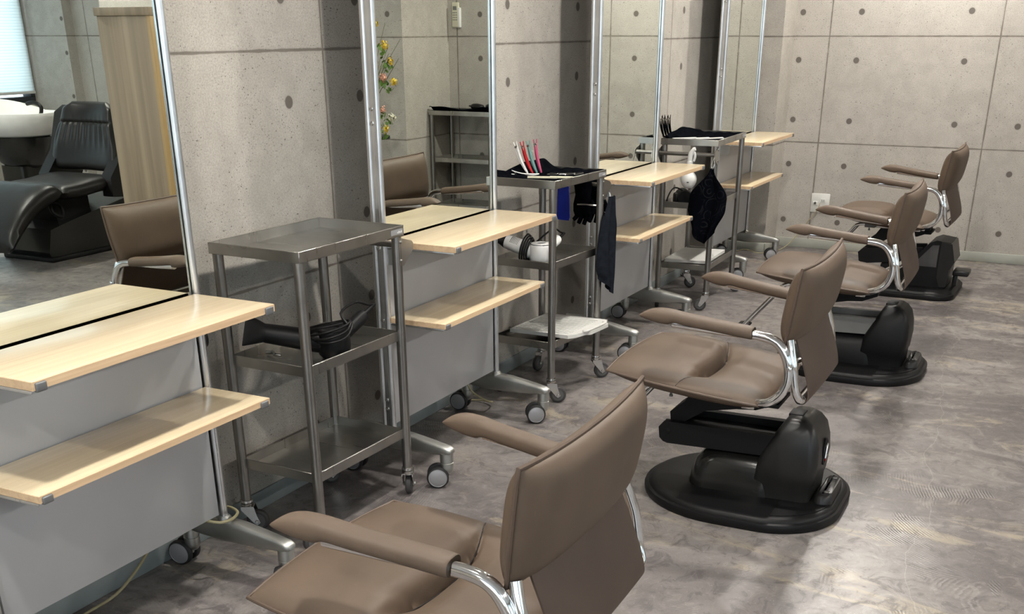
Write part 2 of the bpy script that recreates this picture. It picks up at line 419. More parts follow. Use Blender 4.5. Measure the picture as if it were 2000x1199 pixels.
for k, (a, c) in enumerate(wins):
    bm = B(); t = .05
    box(bm, XR-.01, XR+.10, a, c, ZS, ZS+t, .004); box(bm, XR-.01, XR+.10, a, c, ZT-t, ZT, .004)
    for yy in (a, (a+c)/2-t/2, c-t): box(bm, XR-.01, XR+.10, yy, yy+t, ZS+t, ZT-t, .004)
    o = structure('window_%d' % (k+1), bm, 'dark')
    bm = B(); sheet(bm, lambda u, v, a=a, c=c: (XR-.035+.0012*math.sin(u*260), a+.02+(c-a-.04)*v, ZS+.09+(ZT-ZS-.1)*u), 160, 2, .001)
    link('blind', bm, 'blind', o)
    bm = B(); box(bm, XR-.05, XR-.02, a+.02, c-.02, ZS+.075, ZS+.10, .006); link('blind_rail', bm, 'white', o)
for k, (a, c) in enumerate([(.8, 3.4), (3.8, 6.4)]):
    bm = B(); t = .05
    box(bm, a, c, YB-.1, YB+.01, .5, .5+t, .004); box(bm, a, c, YB-.1, YB+.01, 2.3-t, 2.3, .004)
    for xx in (a, (a+c)/2-t/2, c-t): box(bm, xx, xx+t, YB-.1, YB+.01, .5+t, 2.3-t, .004)
    structure('window_%d' % (k+3), bm, 'dark')
def skirt(name, segs, mat):
    bm = B()
    for x0, x1, y0, y1 in segs: box(bm, x0, x1, y0, y1, 0, .06, .003)
    structure(name, bm, mat)
skirt('baseboard_left', [(0, .008, YB, -.298)], 'base')
skirt('baseboard_far', [(.248, 2.0, -.008, 0), (0, .248, -.298, -.29), (.24, .248, -.298, 0)], 'base2')
skirt('baseboard_closet', [(2.568, 5.2, -1.008, -1.0), (2.0, 2.56, -.408, -.40)], 'base2')
# ---------------------------------------------------------------- ceiling lights
def downlight(x, y, label):
    t = thing('ceiling_downlight', (x, y, H), label, 'ceiling light', group='round downlights in the ceiling')
    bm = B(); loft(bm, [[Vector((r*math.cos(2*PI*j/32), r*math.sin(2*PI*j/32), z)) for j in range(32)] for z, r in ((-.012, .063), (-.012, .085), (-.006, .09), (-.0005, .09), (-.0005, .063))], closed=True); link('trim_ring', bm, 'white', t)
    bm = B(); lathe_axis(bm, (0, 0, -.011), (0, 0, 1), [(0, 0), (0, .06), (.006, .06), (.006, 0)], 32); link('diffuser', bm, 'lamp', t)
for y in (-8.4, -6.85, -5.24, -3.62, -1.85, -.55):
    downlight(1.14, y, 'round recessed ceiling downlight above the row of styling stations')
for x, lab in ((5.0, 'added round ceiling downlight over the wash chairs, unseen fill light'),):  # unseen extra row, added as fill for the right side
    for y in (-8.4, -6.6, -4.8, -3.0, -1.4): downlight(x, y, lab)
# ---------------------------------------------------------------- casters
def twin_caster(parent, x, y, ang, stem_top=.115):
    """furniture caster: grey hood and two wheels, swivelled by ang"""
    o = bpy.data.objects.new('caster', None); 
    ca, sa = math.cos(ang), math.sin(ang)
    Rm = Matrix.Translation((x, y, 0)) @ Matrix.Rotation(ang, 4, 'Z')
    bm = B()
    lathe_axis(bm, (0, 0, .052), (0, 0, 1), [(-.012, .006), (-.008, .014), (0, .020), (.012, .022), (.030, .022), (.031, .0205), (.033, .0205), (.034, .022), (stem_top-.052, .022)], 24)
    box(bm, -.034, 0, -.006, .006, .03, .06, .003)
    bmesh.ops.transform(bm, matrix=Rm, verts=bm.verts)
    o = link('caster', bm, 'cast', parent)
    for s in (-1, 1):
        bm = B(); a = (-.030, s*.010, .0365); d = (0, s, 0)
        lathe_axis(bm, a, d, [(0, .030), (.001, .0345), (.004, .0365), (.014, .0365), (.018, .034), (.019, .030), (.0185, .029)], 36)
        bmesh.ops.transform(bm, matrix=Rm, verts=bm.verts); link('wheel', bm, 'rubber', o)
        bm = B(); lathe_axis(bm, (-.030, s*.0285, .0365), d, [(0, .0305), (.0015, .0305), (.0018, .029), (.0012, .028), (.004, .020), (.005, 0)], 36)
        bmesh.ops.transform(bm, matrix=Rm, verts=bm.verts); link('hub_cap', bm, 'hub', o)
    return o
def fork_caster(parent, x, y, ang, top=.1):
    Rm = Matrix.Translation((x, y, 0)) @ Matrix.Rotation(ang, 4, 'Z')
    bm = B()
    lathe_axis(bm, (0, 0, top-.016), (0, 0, 1), [(-.006, .012), (-.004, .017), (0, .019), (.006, .019), (.007, .015), (.009, .015), (.010, .019), (.016, .018), (.018, .013)], 24)
    for s in (-1, 1):
        prism(bm, [(-.038, .030), (-.028, .022), (-.018, .030), (.016, top-.028), (.016, top-.018), (-.022, top-.018), (-.030, .050)], s*.0165-.0012, s*.0165+.0012, 'y')
    box(bm, -.022, .016, -.0175, .0175, top-.022, top-.018, .001)
    lathe_axis(bm, (-.028, -.021, .033), (0, 1, 0), [(0, .0045), (.002, .006), (.040, .006), (.042, .0045)], 12)
    bmesh.ops.transform(bm, matrix=Rm, verts=bm.verts)
    o = link('caster', bm, 'zinc', parent)
    bm = B(); lathe_axis(bm, (-.028, -.0105, .033), (0, 1, 0), [(0, .022), (.0005, .026), (.001, .030), (.004, .033), (.017, .033), (.020, .030), (.0205, .026), (.021, .022)], 36)
    bmesh.ops.transform(bm, matrix=Rm, verts=bm.verts); link('wheel', bm, 'rubber2', o)
    bm = B(); lathe_axis(bm, (-.028, -.0125, .033), (0, 1, 0), [(0, .006), (.0005, .012), (.002, .020), (.0015, .023), (.0235, .023), (.023, .020), (.0245, .012), (.025, .006)], 30)
    bmesh.ops.transform(bm, matrix=Rm, verts=bm.verts); link('hub', bm, 'hubdark', o)
    return o
# ---------------------------------------------------------------- styling stations (origin: floor, mirror face x, far table end y)
TW = .715
def station(x, y, label, angs):
    t = thing('styling_station', (x, y, 0), label, 'styling station', group='mirror styling stations along the wall')
    ZM = 2.0
    bm = B(); box(bm, -.005, 0, -TW+.02, -.006, .7655, ZM); link('mirror', bm, 'mirror', t)
    bm = B()
    box(bm, -.0055, .0006, -.0062, -.001, .7655, ZM, .001); box(bm, -.0055, .0006, -TW+.016, -TW+.02, .7655, ZM, .001)
    box(bm, -.0055, .0006, -TW+.016, -.001, ZM, ZM+.005, .001); link('mirror_edge', bm, 'glass_edge', t)
    bm = B(); box(bm, -.03, -.0065, -TW+.02, -.004, .20, ZM); link('backing_board', bm, 'greyplastic', t)
    bm = B(); box(bm, -.012, 0, -TW+.018, -.004, .178, .762, .002); link('lower_panel', bm, 'panel', t)
    for yy, s in ((.0105, 1), (-TW-.002, -1)):
        for xx in (.004, -.028):
            bm = B(); rod(bm, (xx, yy, .15), (xx, yy, ZM+.02), .0097, 20, .003); link('post', bm, 'alu', t)
        bm = B(); box(bm, -.024, .000, yy-.005, yy+.005, .15, ZM+.01, .001)
        link('post_web', bm, 'alu', t)
        for z in (.235, .265, .50, .53, .755, .79, 1.12, 1.16, 1.5, 1.54):
            bm = B(); lathe_axis(bm, (-.012, yy+s*.004, z), (0, s, 0), [(0, .0065), (.0035, .0065), (.0045, .005), (.0045, .003), (.002, .0025), (.002, 0)], 14)
            link('bolt', bm, 'zinc', t)
        # foot: deep cast arm that tapers to the front caster
        bm = B()
        st = [(-.150, .128, .150, .016), (-.135, .112, .158, .020), (-.09, .105, .162, .022), (0, .100, .167, .023), (.07, .101, .163, .023), (.14, .105, .152, .021), (.19, .108, .143, .020), (.213, .111, .138, .020), (.226, .115, .131, .017), (.230, .118, .125, .012)]
        rings = []
        for X, zb, zt, hw in st:
            ring = []
            for j in range(20):
                a = 2*PI*j/20; cx, cz = math.cos(a), math.sin(a)
                e = .55
                ring.append(Vector((X, yy+hw*math.copysign(abs(cx)**e, cx), (zb+zt)/2+(zt-zb)/2*math.copysign(abs(cz)**e, cz))))
            rings.append(ring)
        loft(bm, rings); lathe_axis(bm, (.004, yy, .16), (0, 0, 1), [(0, .020), (.008, .018), (.014, .013)], 20)
        lathe_axis(bm, (-.028, yy, .158), (0, 0, 1), [(0, .018), (.006, .016), (.010, .013)], 20)
        box(bm, -.13, -.01, yy-.003 if s < 0 else yy-.01, yy+.01 if s < 0 else yy+.003, .15, .178, .002)
        link('foot', bm, 'cast', t)
        twin_caster(t, .205, yy, angs[0]+s*.05); twin_caster(t, -.128, yy, angs[1])
    # tabletop with its edge band, clips and brackets
    for nm, z0, z1, x0, x1 in (('tabletop', .762, .78, .012, .257), ('shelf', .524, .54, .006, .213)):
        bm = B(); box(bm, x0, x1-.0012, -TW+.0012, -.0012, z0+.001, z1, .0012); o = link(nm, bm, 'table', t)
        bm = B(); prism(bm, [(x0, -TW), (x1, -TW), (x1, 0), (x0, 0)], z0, z1-.0012, 'z', .0008, 1); link('edge_band', bm, 'edge', o)
        for ya, yb in ((-TW+.006, -TW+.032), (-.036, -.008)):
            bm = B(); box(bm, x1-.006, x1+.0045, ya, yb, z0-.004, z1-.0035, .003, 3)
            link('corner_clip', bm, 'clip', o)
        for ya in (-TW-.001, -.002):
            bm = B()
            box(bm, x0+.002, x1-.004, ya, ya+.003, z0-.007, z0-.0005, .001)
            prism(bm, [(-.005, z0-.055), (.058, z0-.055), (.068, z0-.045), (.068, z0-.004), (-.005, z0-.004)], ya, ya+.003, 'y', .0008, 1)
            link('bracket', bm, 'alu', o)
    return t
stations = [
    station(.210, -5.652, 'nearest styling station, its two pale wood shelves cut off by the left edge', (2.0, .15)),
    station(.228, -4.104, 'second styling station from the camera, behind the bare steel trolley', (.55, .1)),
    station(.218, -2.420, 'third styling station, between the trolley with coloured clips and the trolley with the spray bottle', (.2, .1)),
    station(.170, -.530, 'farthest styling station, in the corner by the concrete column', (.4, .5))]
# ---------------------------------------------------------------- steel trolleys
def trolley(T, label, bar=1, angs=(0, 0, 0, 0)):
    x, y, th, TA, TB, TZ, ZM_, ZB_ = T
    t = thing('steel_trolley', (x, y, 0), label, 'trolley', th, 'three-tier steel trolleys')
    hx, hy = TB-.0165, TA-.0165
    def tray(nm, z, ax, ay, cut):
        bm = B(); hgt = .029; tk = .0018
        box(bm, -ax, ax, -ay, ay, z-hgt, z-hgt+tk)
        for a in ((-ax, ax, -ay, -ay+tk), (-ax, ax, ay-tk, ay), (-ax, -ax+tk, -ay+tk, ay-tk), (ax-tk, ax, -ay+tk, ay-tk)): box(bm, *a, z-hgt, z, .0006, 1)
        r = .005
        for a in (((-ax, -ay+tk, z), (ax, -ay+tk, z)), ((-ax, ay-tk, z), (ax, ay-tk, z)), ((-ax+tk, -ay, z), (-ax+tk, ay, z)), ((ax-tk, -ay, z), (ax-tk, ay, z))): cyl(bm, a[0], a[1], .0013, 6)
        link(nm, bm, 'steel', t)
    tray('top_tray', TZ, TB, TA, 0); tray('middle_tray', ZM_, hx-.002, hy-.002, 1); tray('bottom_tray', ZB_, hx-.002, hy-.002, 1)
    k = 0
    for sx in (-1, 1):
        for sy in (-1, 1):
            bm = B(); rod(bm, (sx*hx, sy*hy, .094), (sx*hx, sy*hy, TZ-.029), .0148, 24, .001); link('leg', bm, 'steelv', t)
            fork_caster(t, sx*hx, sy*hy, angs[k]); k += 1
    # towel bar across one short side with triangular end plates
    s = bar
    if s:
        bm = B(); yy = s*(hy+.055)
        rod(bm, (-hx-.012, yy, TZ-.066), (hx+.012, yy, TZ-.066), .0095, 16); link('towel_bar', bm, 'steelv', t)
        for sx in (-1, 1):
            bm = B()
            xx = sx*(hx+.0135)
            prism(bm, [(s*(hy-.008), TZ-.112), (s*(hy+.012), TZ-.117), (s*(hy+.064), TZ-.077), (s*(hy+.066), TZ-.058), (s*(hy+.058), TZ-.050), (s*(hy-.008), TZ-.032)], xx-.001, xx+.001, 'x')
            for zz in (TZ-.10, TZ-.046): lathe_axis(bm, (xx, s*hy, zz), (sx, 0, 0), [(0, .005), (.003, .005), (.004, .003)], 10)
            link('bar_bracket', bm, 'steel', t)
    bm = B(); box(bm, TB, TB+.0008, TA-.066, TA-.006, TZ-.022, TZ-.007); lb = link('name_plate', bm, 'hub', t)
    bm = B()
    for i in range(4): box(bm, TB+.0008, TB+.0012, TA-.034+.006*i, TA-.0305+.006*i, TZ-.018, TZ-.0145+.002*(i % 2))
    link('lettering', bm, 'white', lb)
    return t
T1 = (.221, -5.175, -.026, .241, .155, .854, .542, .230)
T2 = (.236, -3.658, -.060, .215, .150, .859, .555, .243)
T3 = (.272, -1.820, .033, .272, .151, .860, .548, .236)
T4 = (2.30, -.575, PI/2, .248, .150, .853, .542, .230)
trolley(T1, 'steel three-tier trolley with an empty top tray, between the first two stations', 1, (-2.6, 1.0, 1.2, -1.1))
trolley(T2, 'steel trolley with coloured hair clips on its black-lined top tray', 1, (-2.0, 1.5, 3.7, 3.9))
trolley(T3, 'steel trolley whose near side bar holds a spray bottle and a patterned cloth', -1, (1.9, 3.7, .3, 3.6))
trolley(T4, 'steel trolley standing in the recess of the far wall, seen only in the second mirror', 0, (.5, 1, 2, 2.5))
def on(T, x, y, z):
    c, s = math.cos(T[2]), math.sin(T[2]); return Vector((T[0]+c*x-s*y, T[1]+s*x+c*y, z))
# ---------------------------------------------------------------- salon chairs (local x = world x - 1.33, faces -x)
CX = 1.33
def chair(x, y, th, label, kind='a'):
    t = thing('salon_chair', (x, y, 0), label, 'chair', th, 'brown salon chairs in a row')
    X = lambda v: v-CX
    # ---- seat
    cxs, hxs, hys = 1.177, .248, .262
    def outl(u, w_):
        xx = cxs+hxs*u*math.sqrt(1-.10*w_*w_)*1.02; yy = hys*w_*math.sqrt(1-.12*u*u)*1.02
        ze = .428+(xx-.935)/.505*(-.050)+.006*(1-w_*w_)*(1 if u < 0 else 0)*u*u
        return xx, yy, ze
    def st(u, w_):
        xx, yy, ze = outl(u, w_)
        e = max(0, (1-abs(u)**(4 if u < 0 else 8))*(1-abs(w_)**9))**.66
        aw = abs(w_); xc = 1.212-.055*aw**2.4
        d = 1-ss(aw, .42, .84)
        hf = .034+.012*ss(xx, .96, 1.12); hr = .004+.026*ss(xx, xc-.005, 1.28)
        hs = .030
        if xx < xc: h = (1-d)*hs+d*(hr+(hf-hr)*math.sqrt(max(0, 1-(1-min(1, (xc-xx)/.045))**2)))
        else: h = (1-d)*hs+d*hr
        h -= (.003+.011*d)*math.exp(-((xx-xc-.003*d)/.0075)**2)
        # gathers where the seam ends
        g = math.exp(-((aw-.50)/.16)**2)*math.exp(-((xx-xc+.035)/.03)**2)
        h -= .004*math.exp(-((aw-.50-(xc-xx)*1.5)/.035)**2)*ss(xc-xx, .0, .01)*(1-ss(xc-xx, .02, .06))
        return Vector((X(xx), yy, ze+h*e))
    def sb(u, w_):
        xx, yy, ze = outl(u, w_); e = max(0, (1-abs(u)**4)*(1-abs(w_)**6))**.6
        return Vector((X(xx), yy, ze-.040*e))
    bm = B(); pillow(bm, st, sb, 120, 60); s = link('seat', bm, 'brown', t, ang=60)
    def rim(f, off=0):
        P = []; n = 18
        for i in range(n): P.append(f(-1, -1+2*i/n))
        for i in range(n): P.append(f(-1+2*i/n, 1))
        for i in range(n): P.append(f(1, 1-2*i/n))
        for i in range(n): P.append(f(1-2*i/n, -1))
        return P
    bm = B(); sweep(bm, rim(st), .0042, 8, 1, True); link('piping', bm, 'brown_pipe', s)
    P = []
    for i in range(31):
        w_ = -.985+1.97*i/30; uu = (1.212-.055*abs(w_)**2.4-cxs)/(hxs*1.02)
        P.append(st(uu, w_)+Vector((.002, 0, .0002)))
    bm = B(); sweep(bm, P, .0013, 6, 1); link('seam', bm, 'black', s)  # seam line in black, also painting in the crease's shade
    # ---- backrest
    def bo(u, w_):
        h = (u+1)/2
        hw = .250+.018*h
        yy = hw*w_*math.sqrt(1-.03*u*u)
        zz = .670+.108*u*(1+(.03*(w_**4) if u > 0 else -.06*w_**4))-.004*max(0, u)*(1-w_*w_)
        xm = 1.468+.031*h+.014*(1-w_*w_)
        return xm, yy, zz
    def bf(u, w_):
        xm, yy, zz = bo(u, w_); e = max(0, (1-abs(u)**4)*(1-abs(w_)**8))**.60
        return Vector((X(xm-.044*e), yy, zz))
    def bb(u, w_):
        xm, yy, zz = bo(u, w_); e = max(0, (1-abs(u)**3.4)*(1-abs(w_)**7))**.60
        return Vector((X(xm+.042*e), yy, zz))
    bm = B(); pillow(bm, bf, bb, 34, 40); br = link('backrest', bm, 'brown', t, ang=60)
    bm = B(); sweep(bm, rim(bf), .0044, 8, 1, True); link('piping', bm, 'brown_pipe', br)
    # ---- sling behind the seat
    prof = [(1.480, .600), (1.492, .565), (1.512, .515), (1.530, .465), (1.540, .425), (1.540, .405), (1.527, .390), (1.512, .397), (1.510, .410)]
    pr = catmull([(a, 0, c) for a, c in prof], 4)
    def sl(u, v):
        q = pr[min(len(pr)-1, int(round(u*(len(pr)-1))))]; hw = .200+.006*ss(u, .1, .7); w_ = 2*v-1
        return (X(q.x+.010*(1-w_*w_)*(1-u)), hw*w_, q.z)
    bm = B(); sheet(bm, sl, len(pr)-1, 14, .004); sg = link('sling', bm, 'brown_sling', t, ang=60)
    # ---- chrome frame
    for sd in (-1, 1):
        v = sd*.262
        vv = lambda a: sd*(.262+.028*max(0, (1.375-a)/.25))
        path = [(1.15, .608), (1.25, .600), (1.34, .594), (1.395, .592), (1.442, .582), (1.470, .555), (1.487, .515), (1.489, .470), (1.474, .430), (1.447, .404)]
        bm = B(); sweep(bm, [(X(a), vv(a) if c > .5 else v, c-.002) for a, c in path]+[(X(1.425), v-sd*.010, .392), (X(1.400), v-sd*.035, .381), (X(1.380), v-sd*.075, .372), (X(1.370), v-sd*.12, .368)], .0135, 16, 5); link('arm_tube', bm, 'chrome', t)
        bm = B()
        sweep(bm, [(X(1.525), sd*.195, .406), (X(1.525), sd*.222, .406), (X(1.522), sd*.240, .414), (X(1.513), sd*.248, .440), (X(1.506), sd*.250, .475), (X(1.500), sd*.250, .510), (X(1.490), sd*.246, .545), (X(1.480), sd*.238, .580)], .0118, 14, 5)
        lathe_axis(bm, (X(1.494), sd*.273, .508), (0, sd, 0), [(0, .007), (.004, .007), (.006, .004), (.006, 0)], 14)
        link('back_tube', bm, 'chrome', t)
        # arm pad
        st_ = [(1.387, .580, .606, .0235), (1.381, .577, .6100, .0255), (1.30, .583, .6160, .0255), (1.20, .590, .6235, .0255), (1.158, .5940, .6275, .026), (1.142, .5925, .6295, .0265), (1.130, .5885, .6305, .0270), (1.105, .5895, .6305, .0272), (1.085, .5930, .6275, .0268), (1.068, .5975, .6215, .0255), (1.055, .6015, .6145, .0225), (1.047, .6040, .6085, .0175)]
        rings = []
        for a, zb, zt, hw in st_:
            ring = []
            for j in range(22):
                q = 2*PI*j/22; cy_, sz = math.cos(q), math.sin(q)
                e = .62 if sz < 0 else .8
                ring.append(Vector((X(a+.008-.016*ss(a, 1.1, 1.35)), sd*(.261+.030*max(0, (1.375-a)/.325))+hw*math.copysign(abs(cy_)**.62, cy_), (.002+.014*(1.387-a)/.34)+(zb*.55+zt*.45)+((zt-zb)*.55 if sz > 0 else (zt-zb)*.45)*math.copysign(abs(sz)**e, sz))))
            rings.append(ring)
        # densify
        dr = []
        for j in range(22):
            dr.append(catmull([r[j] for r in rings], 4))
        rr = [[dr[j][i] for j in range(22)] for i in range(len(dr[0]))]
        bm = B(); loft(bm, rr); link('armrest', bm, 'brown', t, ang=50)
    bm = B(); rod(bm, (X(1.525), -.215, .406), (X(1.525), .215, .406), .0118, 16); link('cross_tube', bm, 'chrome', t)
    bm = B()
    box(bm, X(1.20), X(1.245), -.20, .20, .362, .384, .003); box(bm, X(1.35), X(1.39), -.21, .21, .354, .376, .003)
    box(bm, X(1.10), X(1.40), -.11, -.08, .345, .378, .002); box(bm, X(1.10), X(1.40), .08, .11, .345, .378, .002)
    link('seat_frame', bm, 'zinc', t)
    # ---- footrest
    for sd in (-1, 1):
        v = sd*.098; bm = B()
        sweep(bm, [(X(1.10), v, .358), (X(1.05), v, .358), (X(1.018), v, .345), (X(.99), v, .310), (X(.86), v, .155), (X(.835), v, .124)], .0085, 12, 5)
        link('footrest_tube', bm, 'chrome', t)
    for sd in (-1, 1):
        bm = B()
        box(bm, X(1.075), X(1.135), sd*.108-.018, sd*.108+.018, .345, .380, .005)
        lathe_axis(bm, (X(1.10), sd*.108, .328), (0, 0, 1), [(0, .006), (.006, .006), (.007, .004), (.018, .004)], 10)
        link('footrest_clamp', bm, 'greyplastic', t)
    bm = B(); box(bm, X(.795), X(.85), -.115, .115, .112, .124, .005); link('footplate', bm, 'black', t)
    # ---- pump, link arms and base
    bm = B()
    prism(bm, [(X(1.02), .0), (X(1.02), .0)] and [(X(a), c) for a, c in ((1.085, .262), (1.13, .300), (1.16, .345), (1.42, .350), (1.42, .330), (1.36, .305), (1.30, .300), (1.20, .280), (1.12, .225), (1.09, .222))], -.062, .062, 'y', .004)
    if kind != 'a2': box(bm, X(1.395), X(1.432), -.075, .075, .322, .336, .003)
    link('seat_bracket', bm, 'blackm', t)
    if kind in 'a a2'.split():
        bm = B()
        for sd in (-1, 1):
            prism(bm, [(X(a), c) for a, c in ((1.062, .180), (1.058, .215), (1.075, .236), (1.43, .240), (1.43, .172), (1.09, .164), (1.075, .168))], sd*.075-.013, sd*.075+.013, 'y', .006)
            lathe_axis(bm, (X(1.090), sd*.088, .206), (0, sd, 0), [(0, .009), (.002, .009), (.003, .006)], 14)
        box(bm, X(1.075), X(1.42), -.07, .07, .200, .216, .003)
        link('link_arm', bm, 'blackm' if kind == 'a' else 'greyplastic', t)
        # rear tower shell
        st_ = [(.045, 1.372, 1.560, .112), (.095, 1.372, 1.562, .112), (.10, 1.368, 1.566, .114), (.17, 1.392, 1.572, .112), (.22, 1.415, 1.568, .105), (.26, 1.437, 1.556, .094), (.285, 1.452, 1.538, .082), (.297, 1.462, 1.518, .070)]
        rings = []
        for z, xa, xb, hw in st_:
            q = rrect(X(xa), X(xb), -hw, hw, .030 if z < .26 else .020, 6); rings.append([Vector((a, c, z)) for a, c in q])
        bm = B(); loft(bm, rings); tw = link('tower_shell', bm, 'smokegrey' if kind == 'a' else 'black', t, ang=50)
        bm = B(); box(bm, X(1.455), X(1.500), -.030, .030, .290, .3005, .003); link('top_slot', bm, 'blackm', tw)
        if kind == 'a':
            bm = B(); lathe_axis(bm, (X(1.566), 0, .185), (1, 0, 0), [(0, .030), (.007, .031), (.009, .028), (.007, .026), (.007, 0)], 28)
            for v_ in bm.verts: v_.co.z = .185+(v_.co.z-.185)*1.45
            eb = link('emblem', bm, 'black', tw)
            bm = B(); cyl(bm, (X(1.576), -.009, .165), (X(1.576), .009, .208), .0035, 8); cyl(bm, (X(1.576), -.016, .204), (X(1.576), .004, .210), .003, 8); cyl(bm, (X(1.576), -.004, .163), (X(1.576), .016, .168), .003, 8)
            link('badge', bm, 'chrome', eb)
            bm = B(); lathe_axis(bm, (X(1.573), .010, .155), (1, 0, 0), [(0, .005), (.003, .005), (.003, 0)], 12); link('red_spot', bm, 'red', eb)  # plain red spot on the emblem, gives no light
        # lower cover
        st_ = [(.042, 1.165, 1.46, .118), (.050, 1.165, 1.46, .118), (.085, 1.170, 1.46, .114), (.125, 1.182, 1.46, .106), (.150, 1.205, 1.46, .094), (.160, 1.235, 1.46, .080)]
        rings = []
        for z, xa, xb, hw in st_:
            q = rrect(X(xa), X(xb), -hw, hw, .060, 8); rings.append([Vector((a, c, z)) for a, c in q])
        bm = B(); loft(bm, rings); link('pump_cover', bm, 'smoke' if kind == 'a' else 'black', t, ang=50)
    else:
        bm = B()
        for sd in (-1, 1): prism(bm, [(X(a), c) for a, c in ((1.06, .15), (1.05, .20), (1.075, .225), (1.40, .25), (1.43, .18), (1.09, .14))], sd*.07-.014, sd*.07+.014, 'y', .005)
        link('link_arm', bm, 'blackm', t)
        bm = B(); prism(bm, [(X(a), c) for a, c in ((1.18, .04), (1.19, .15), (1.34, .165), (1.44, .285), (1.475, .30), (1.55, .29), (1.575, .19), (1.555, .15), (1.55, .04))], -.11, .11, 'y', .010, 3)
        tw = link('tower_shell', bm, 'black', t)
        bm = B(); prism(bm, [(X(a), c) for a, c in ((1.50, .10), (1.50, .296), (1.558, .286), (1.583, .19), (1.560, .145), (1.556, .05), (1.52, .05))], -.118, .118, 'y', .008, 3); link('rear_shell', bm, 'smokegrey', tw)
        bm = B(); prism(bm, [(X(a), c) for a, c in ((1.36, .155), (1.455, .272), (1.49, .275), (1.49, .155))], -.113, .113, 'y', .003); link('side_panel', bm, 'rubber2', tw)
    def plate(x0, x1, hw, fr, rb):
        P = []
        for i in range(25):
            a = PI/2+PI*i/24; P.append((X(x0)+fr+fr*math.cos(a), hw*math.sin(a)))
        for i in range(17):
            a = -PI/2+PI/2*i/16; P.append((X(x1)-rb+rb*math.cos(a), -hw+rb+rb*math.sin(a)))
        for i in range(17):
            a = PI/2*i/16; P.append((X(x1)-rb+rb*math.cos(a), hw-rb+rb*math.sin(a)))
        return P
    def sc_(P, k):
        c = (sum(p_[0] for p_ in P)/len(P), 0); return [((a-c[0])*k+c[0], q*k) for a, q in P]
    P0 = plate(1.005, 1.652, .285, .30, .215) if kind != 'b' else plate(1.02, 1.615, .27, .12, .10)
    rings = [[Vector((a, c, z)) for a, c in sc_(P0, k)] for z, k in ((0, .985), (.004, .995), (.020, 1.0), (.027, .992), (.030, .962), (.036, .955), (.041, .935), (.044, .90))]
    bm = B(); loft(bm, rings); bp = link('base_plate', bm, 'black', t, ang=50)
    if kind != 'b':
        bm = B(); q = sc_(P0, .88); q = [(max(a, X(1.475)), c) for a, c in q]; loft(bm, [[Vector((a, c, z)) for a, c in q] for z in (.0435, .0465)]); link('rear_cover', bm, 'black', bp)
        bm = B()
        rings = []
        for z, g in ((.045, 0), (.062, .002), (.074, .008)):
            rings.append([Vector((a, c, z)) for a, c in rrect(X(1.578)+g, X(1.632)-g, -.10+g*2, .10-g*2, .026-g*.5, 6)])
        rings = [[Vector((p_.x-.9*p_.y*p_.y*1.5, p_.y, p_.z+(.006*(p_.y/.1)**2 if p_.z > .06 else 0))) for p_ in r] for r in rings]
        loft(bm, rings); pd = link('foot_pedal', bm, 'smokegrey', t, ang=50)
        bm = B()
        for yy in (-.065, .065):
            box(bm, X(1.594), X(1.611), yy-.010, yy+.010, .0765, .0785, .001)
        link('pedal_marks', bm, 'black', pd)
    else:
        bm = B(); box(bm, X(1.575), X(1.66), -.06, .06, .105, .135, .008, 3, Matrix.Translation((0, 0, 0))); box(bm, X(1.575), X(1.60), -.015, .015, .04, .11, .004)
        link('foot_pedal', bm, 'smokegrey', t)
    return t
chair(1.310, -6.097, .014, 'nearest brown salon chair, its backrest and one arm filling the foreground')
chair(1.329, -4.445, .013, 'second brown salon chair, whole black oval base in view')
chair(1.326, -2.795, .025, 'third brown salon chair, footrest tubes showing behind the second chair', 'a2')
chair(1.286, -1.036, -.007, 'farthest brown salon chair, square pedal on its base, in front of the far wall', 'b')
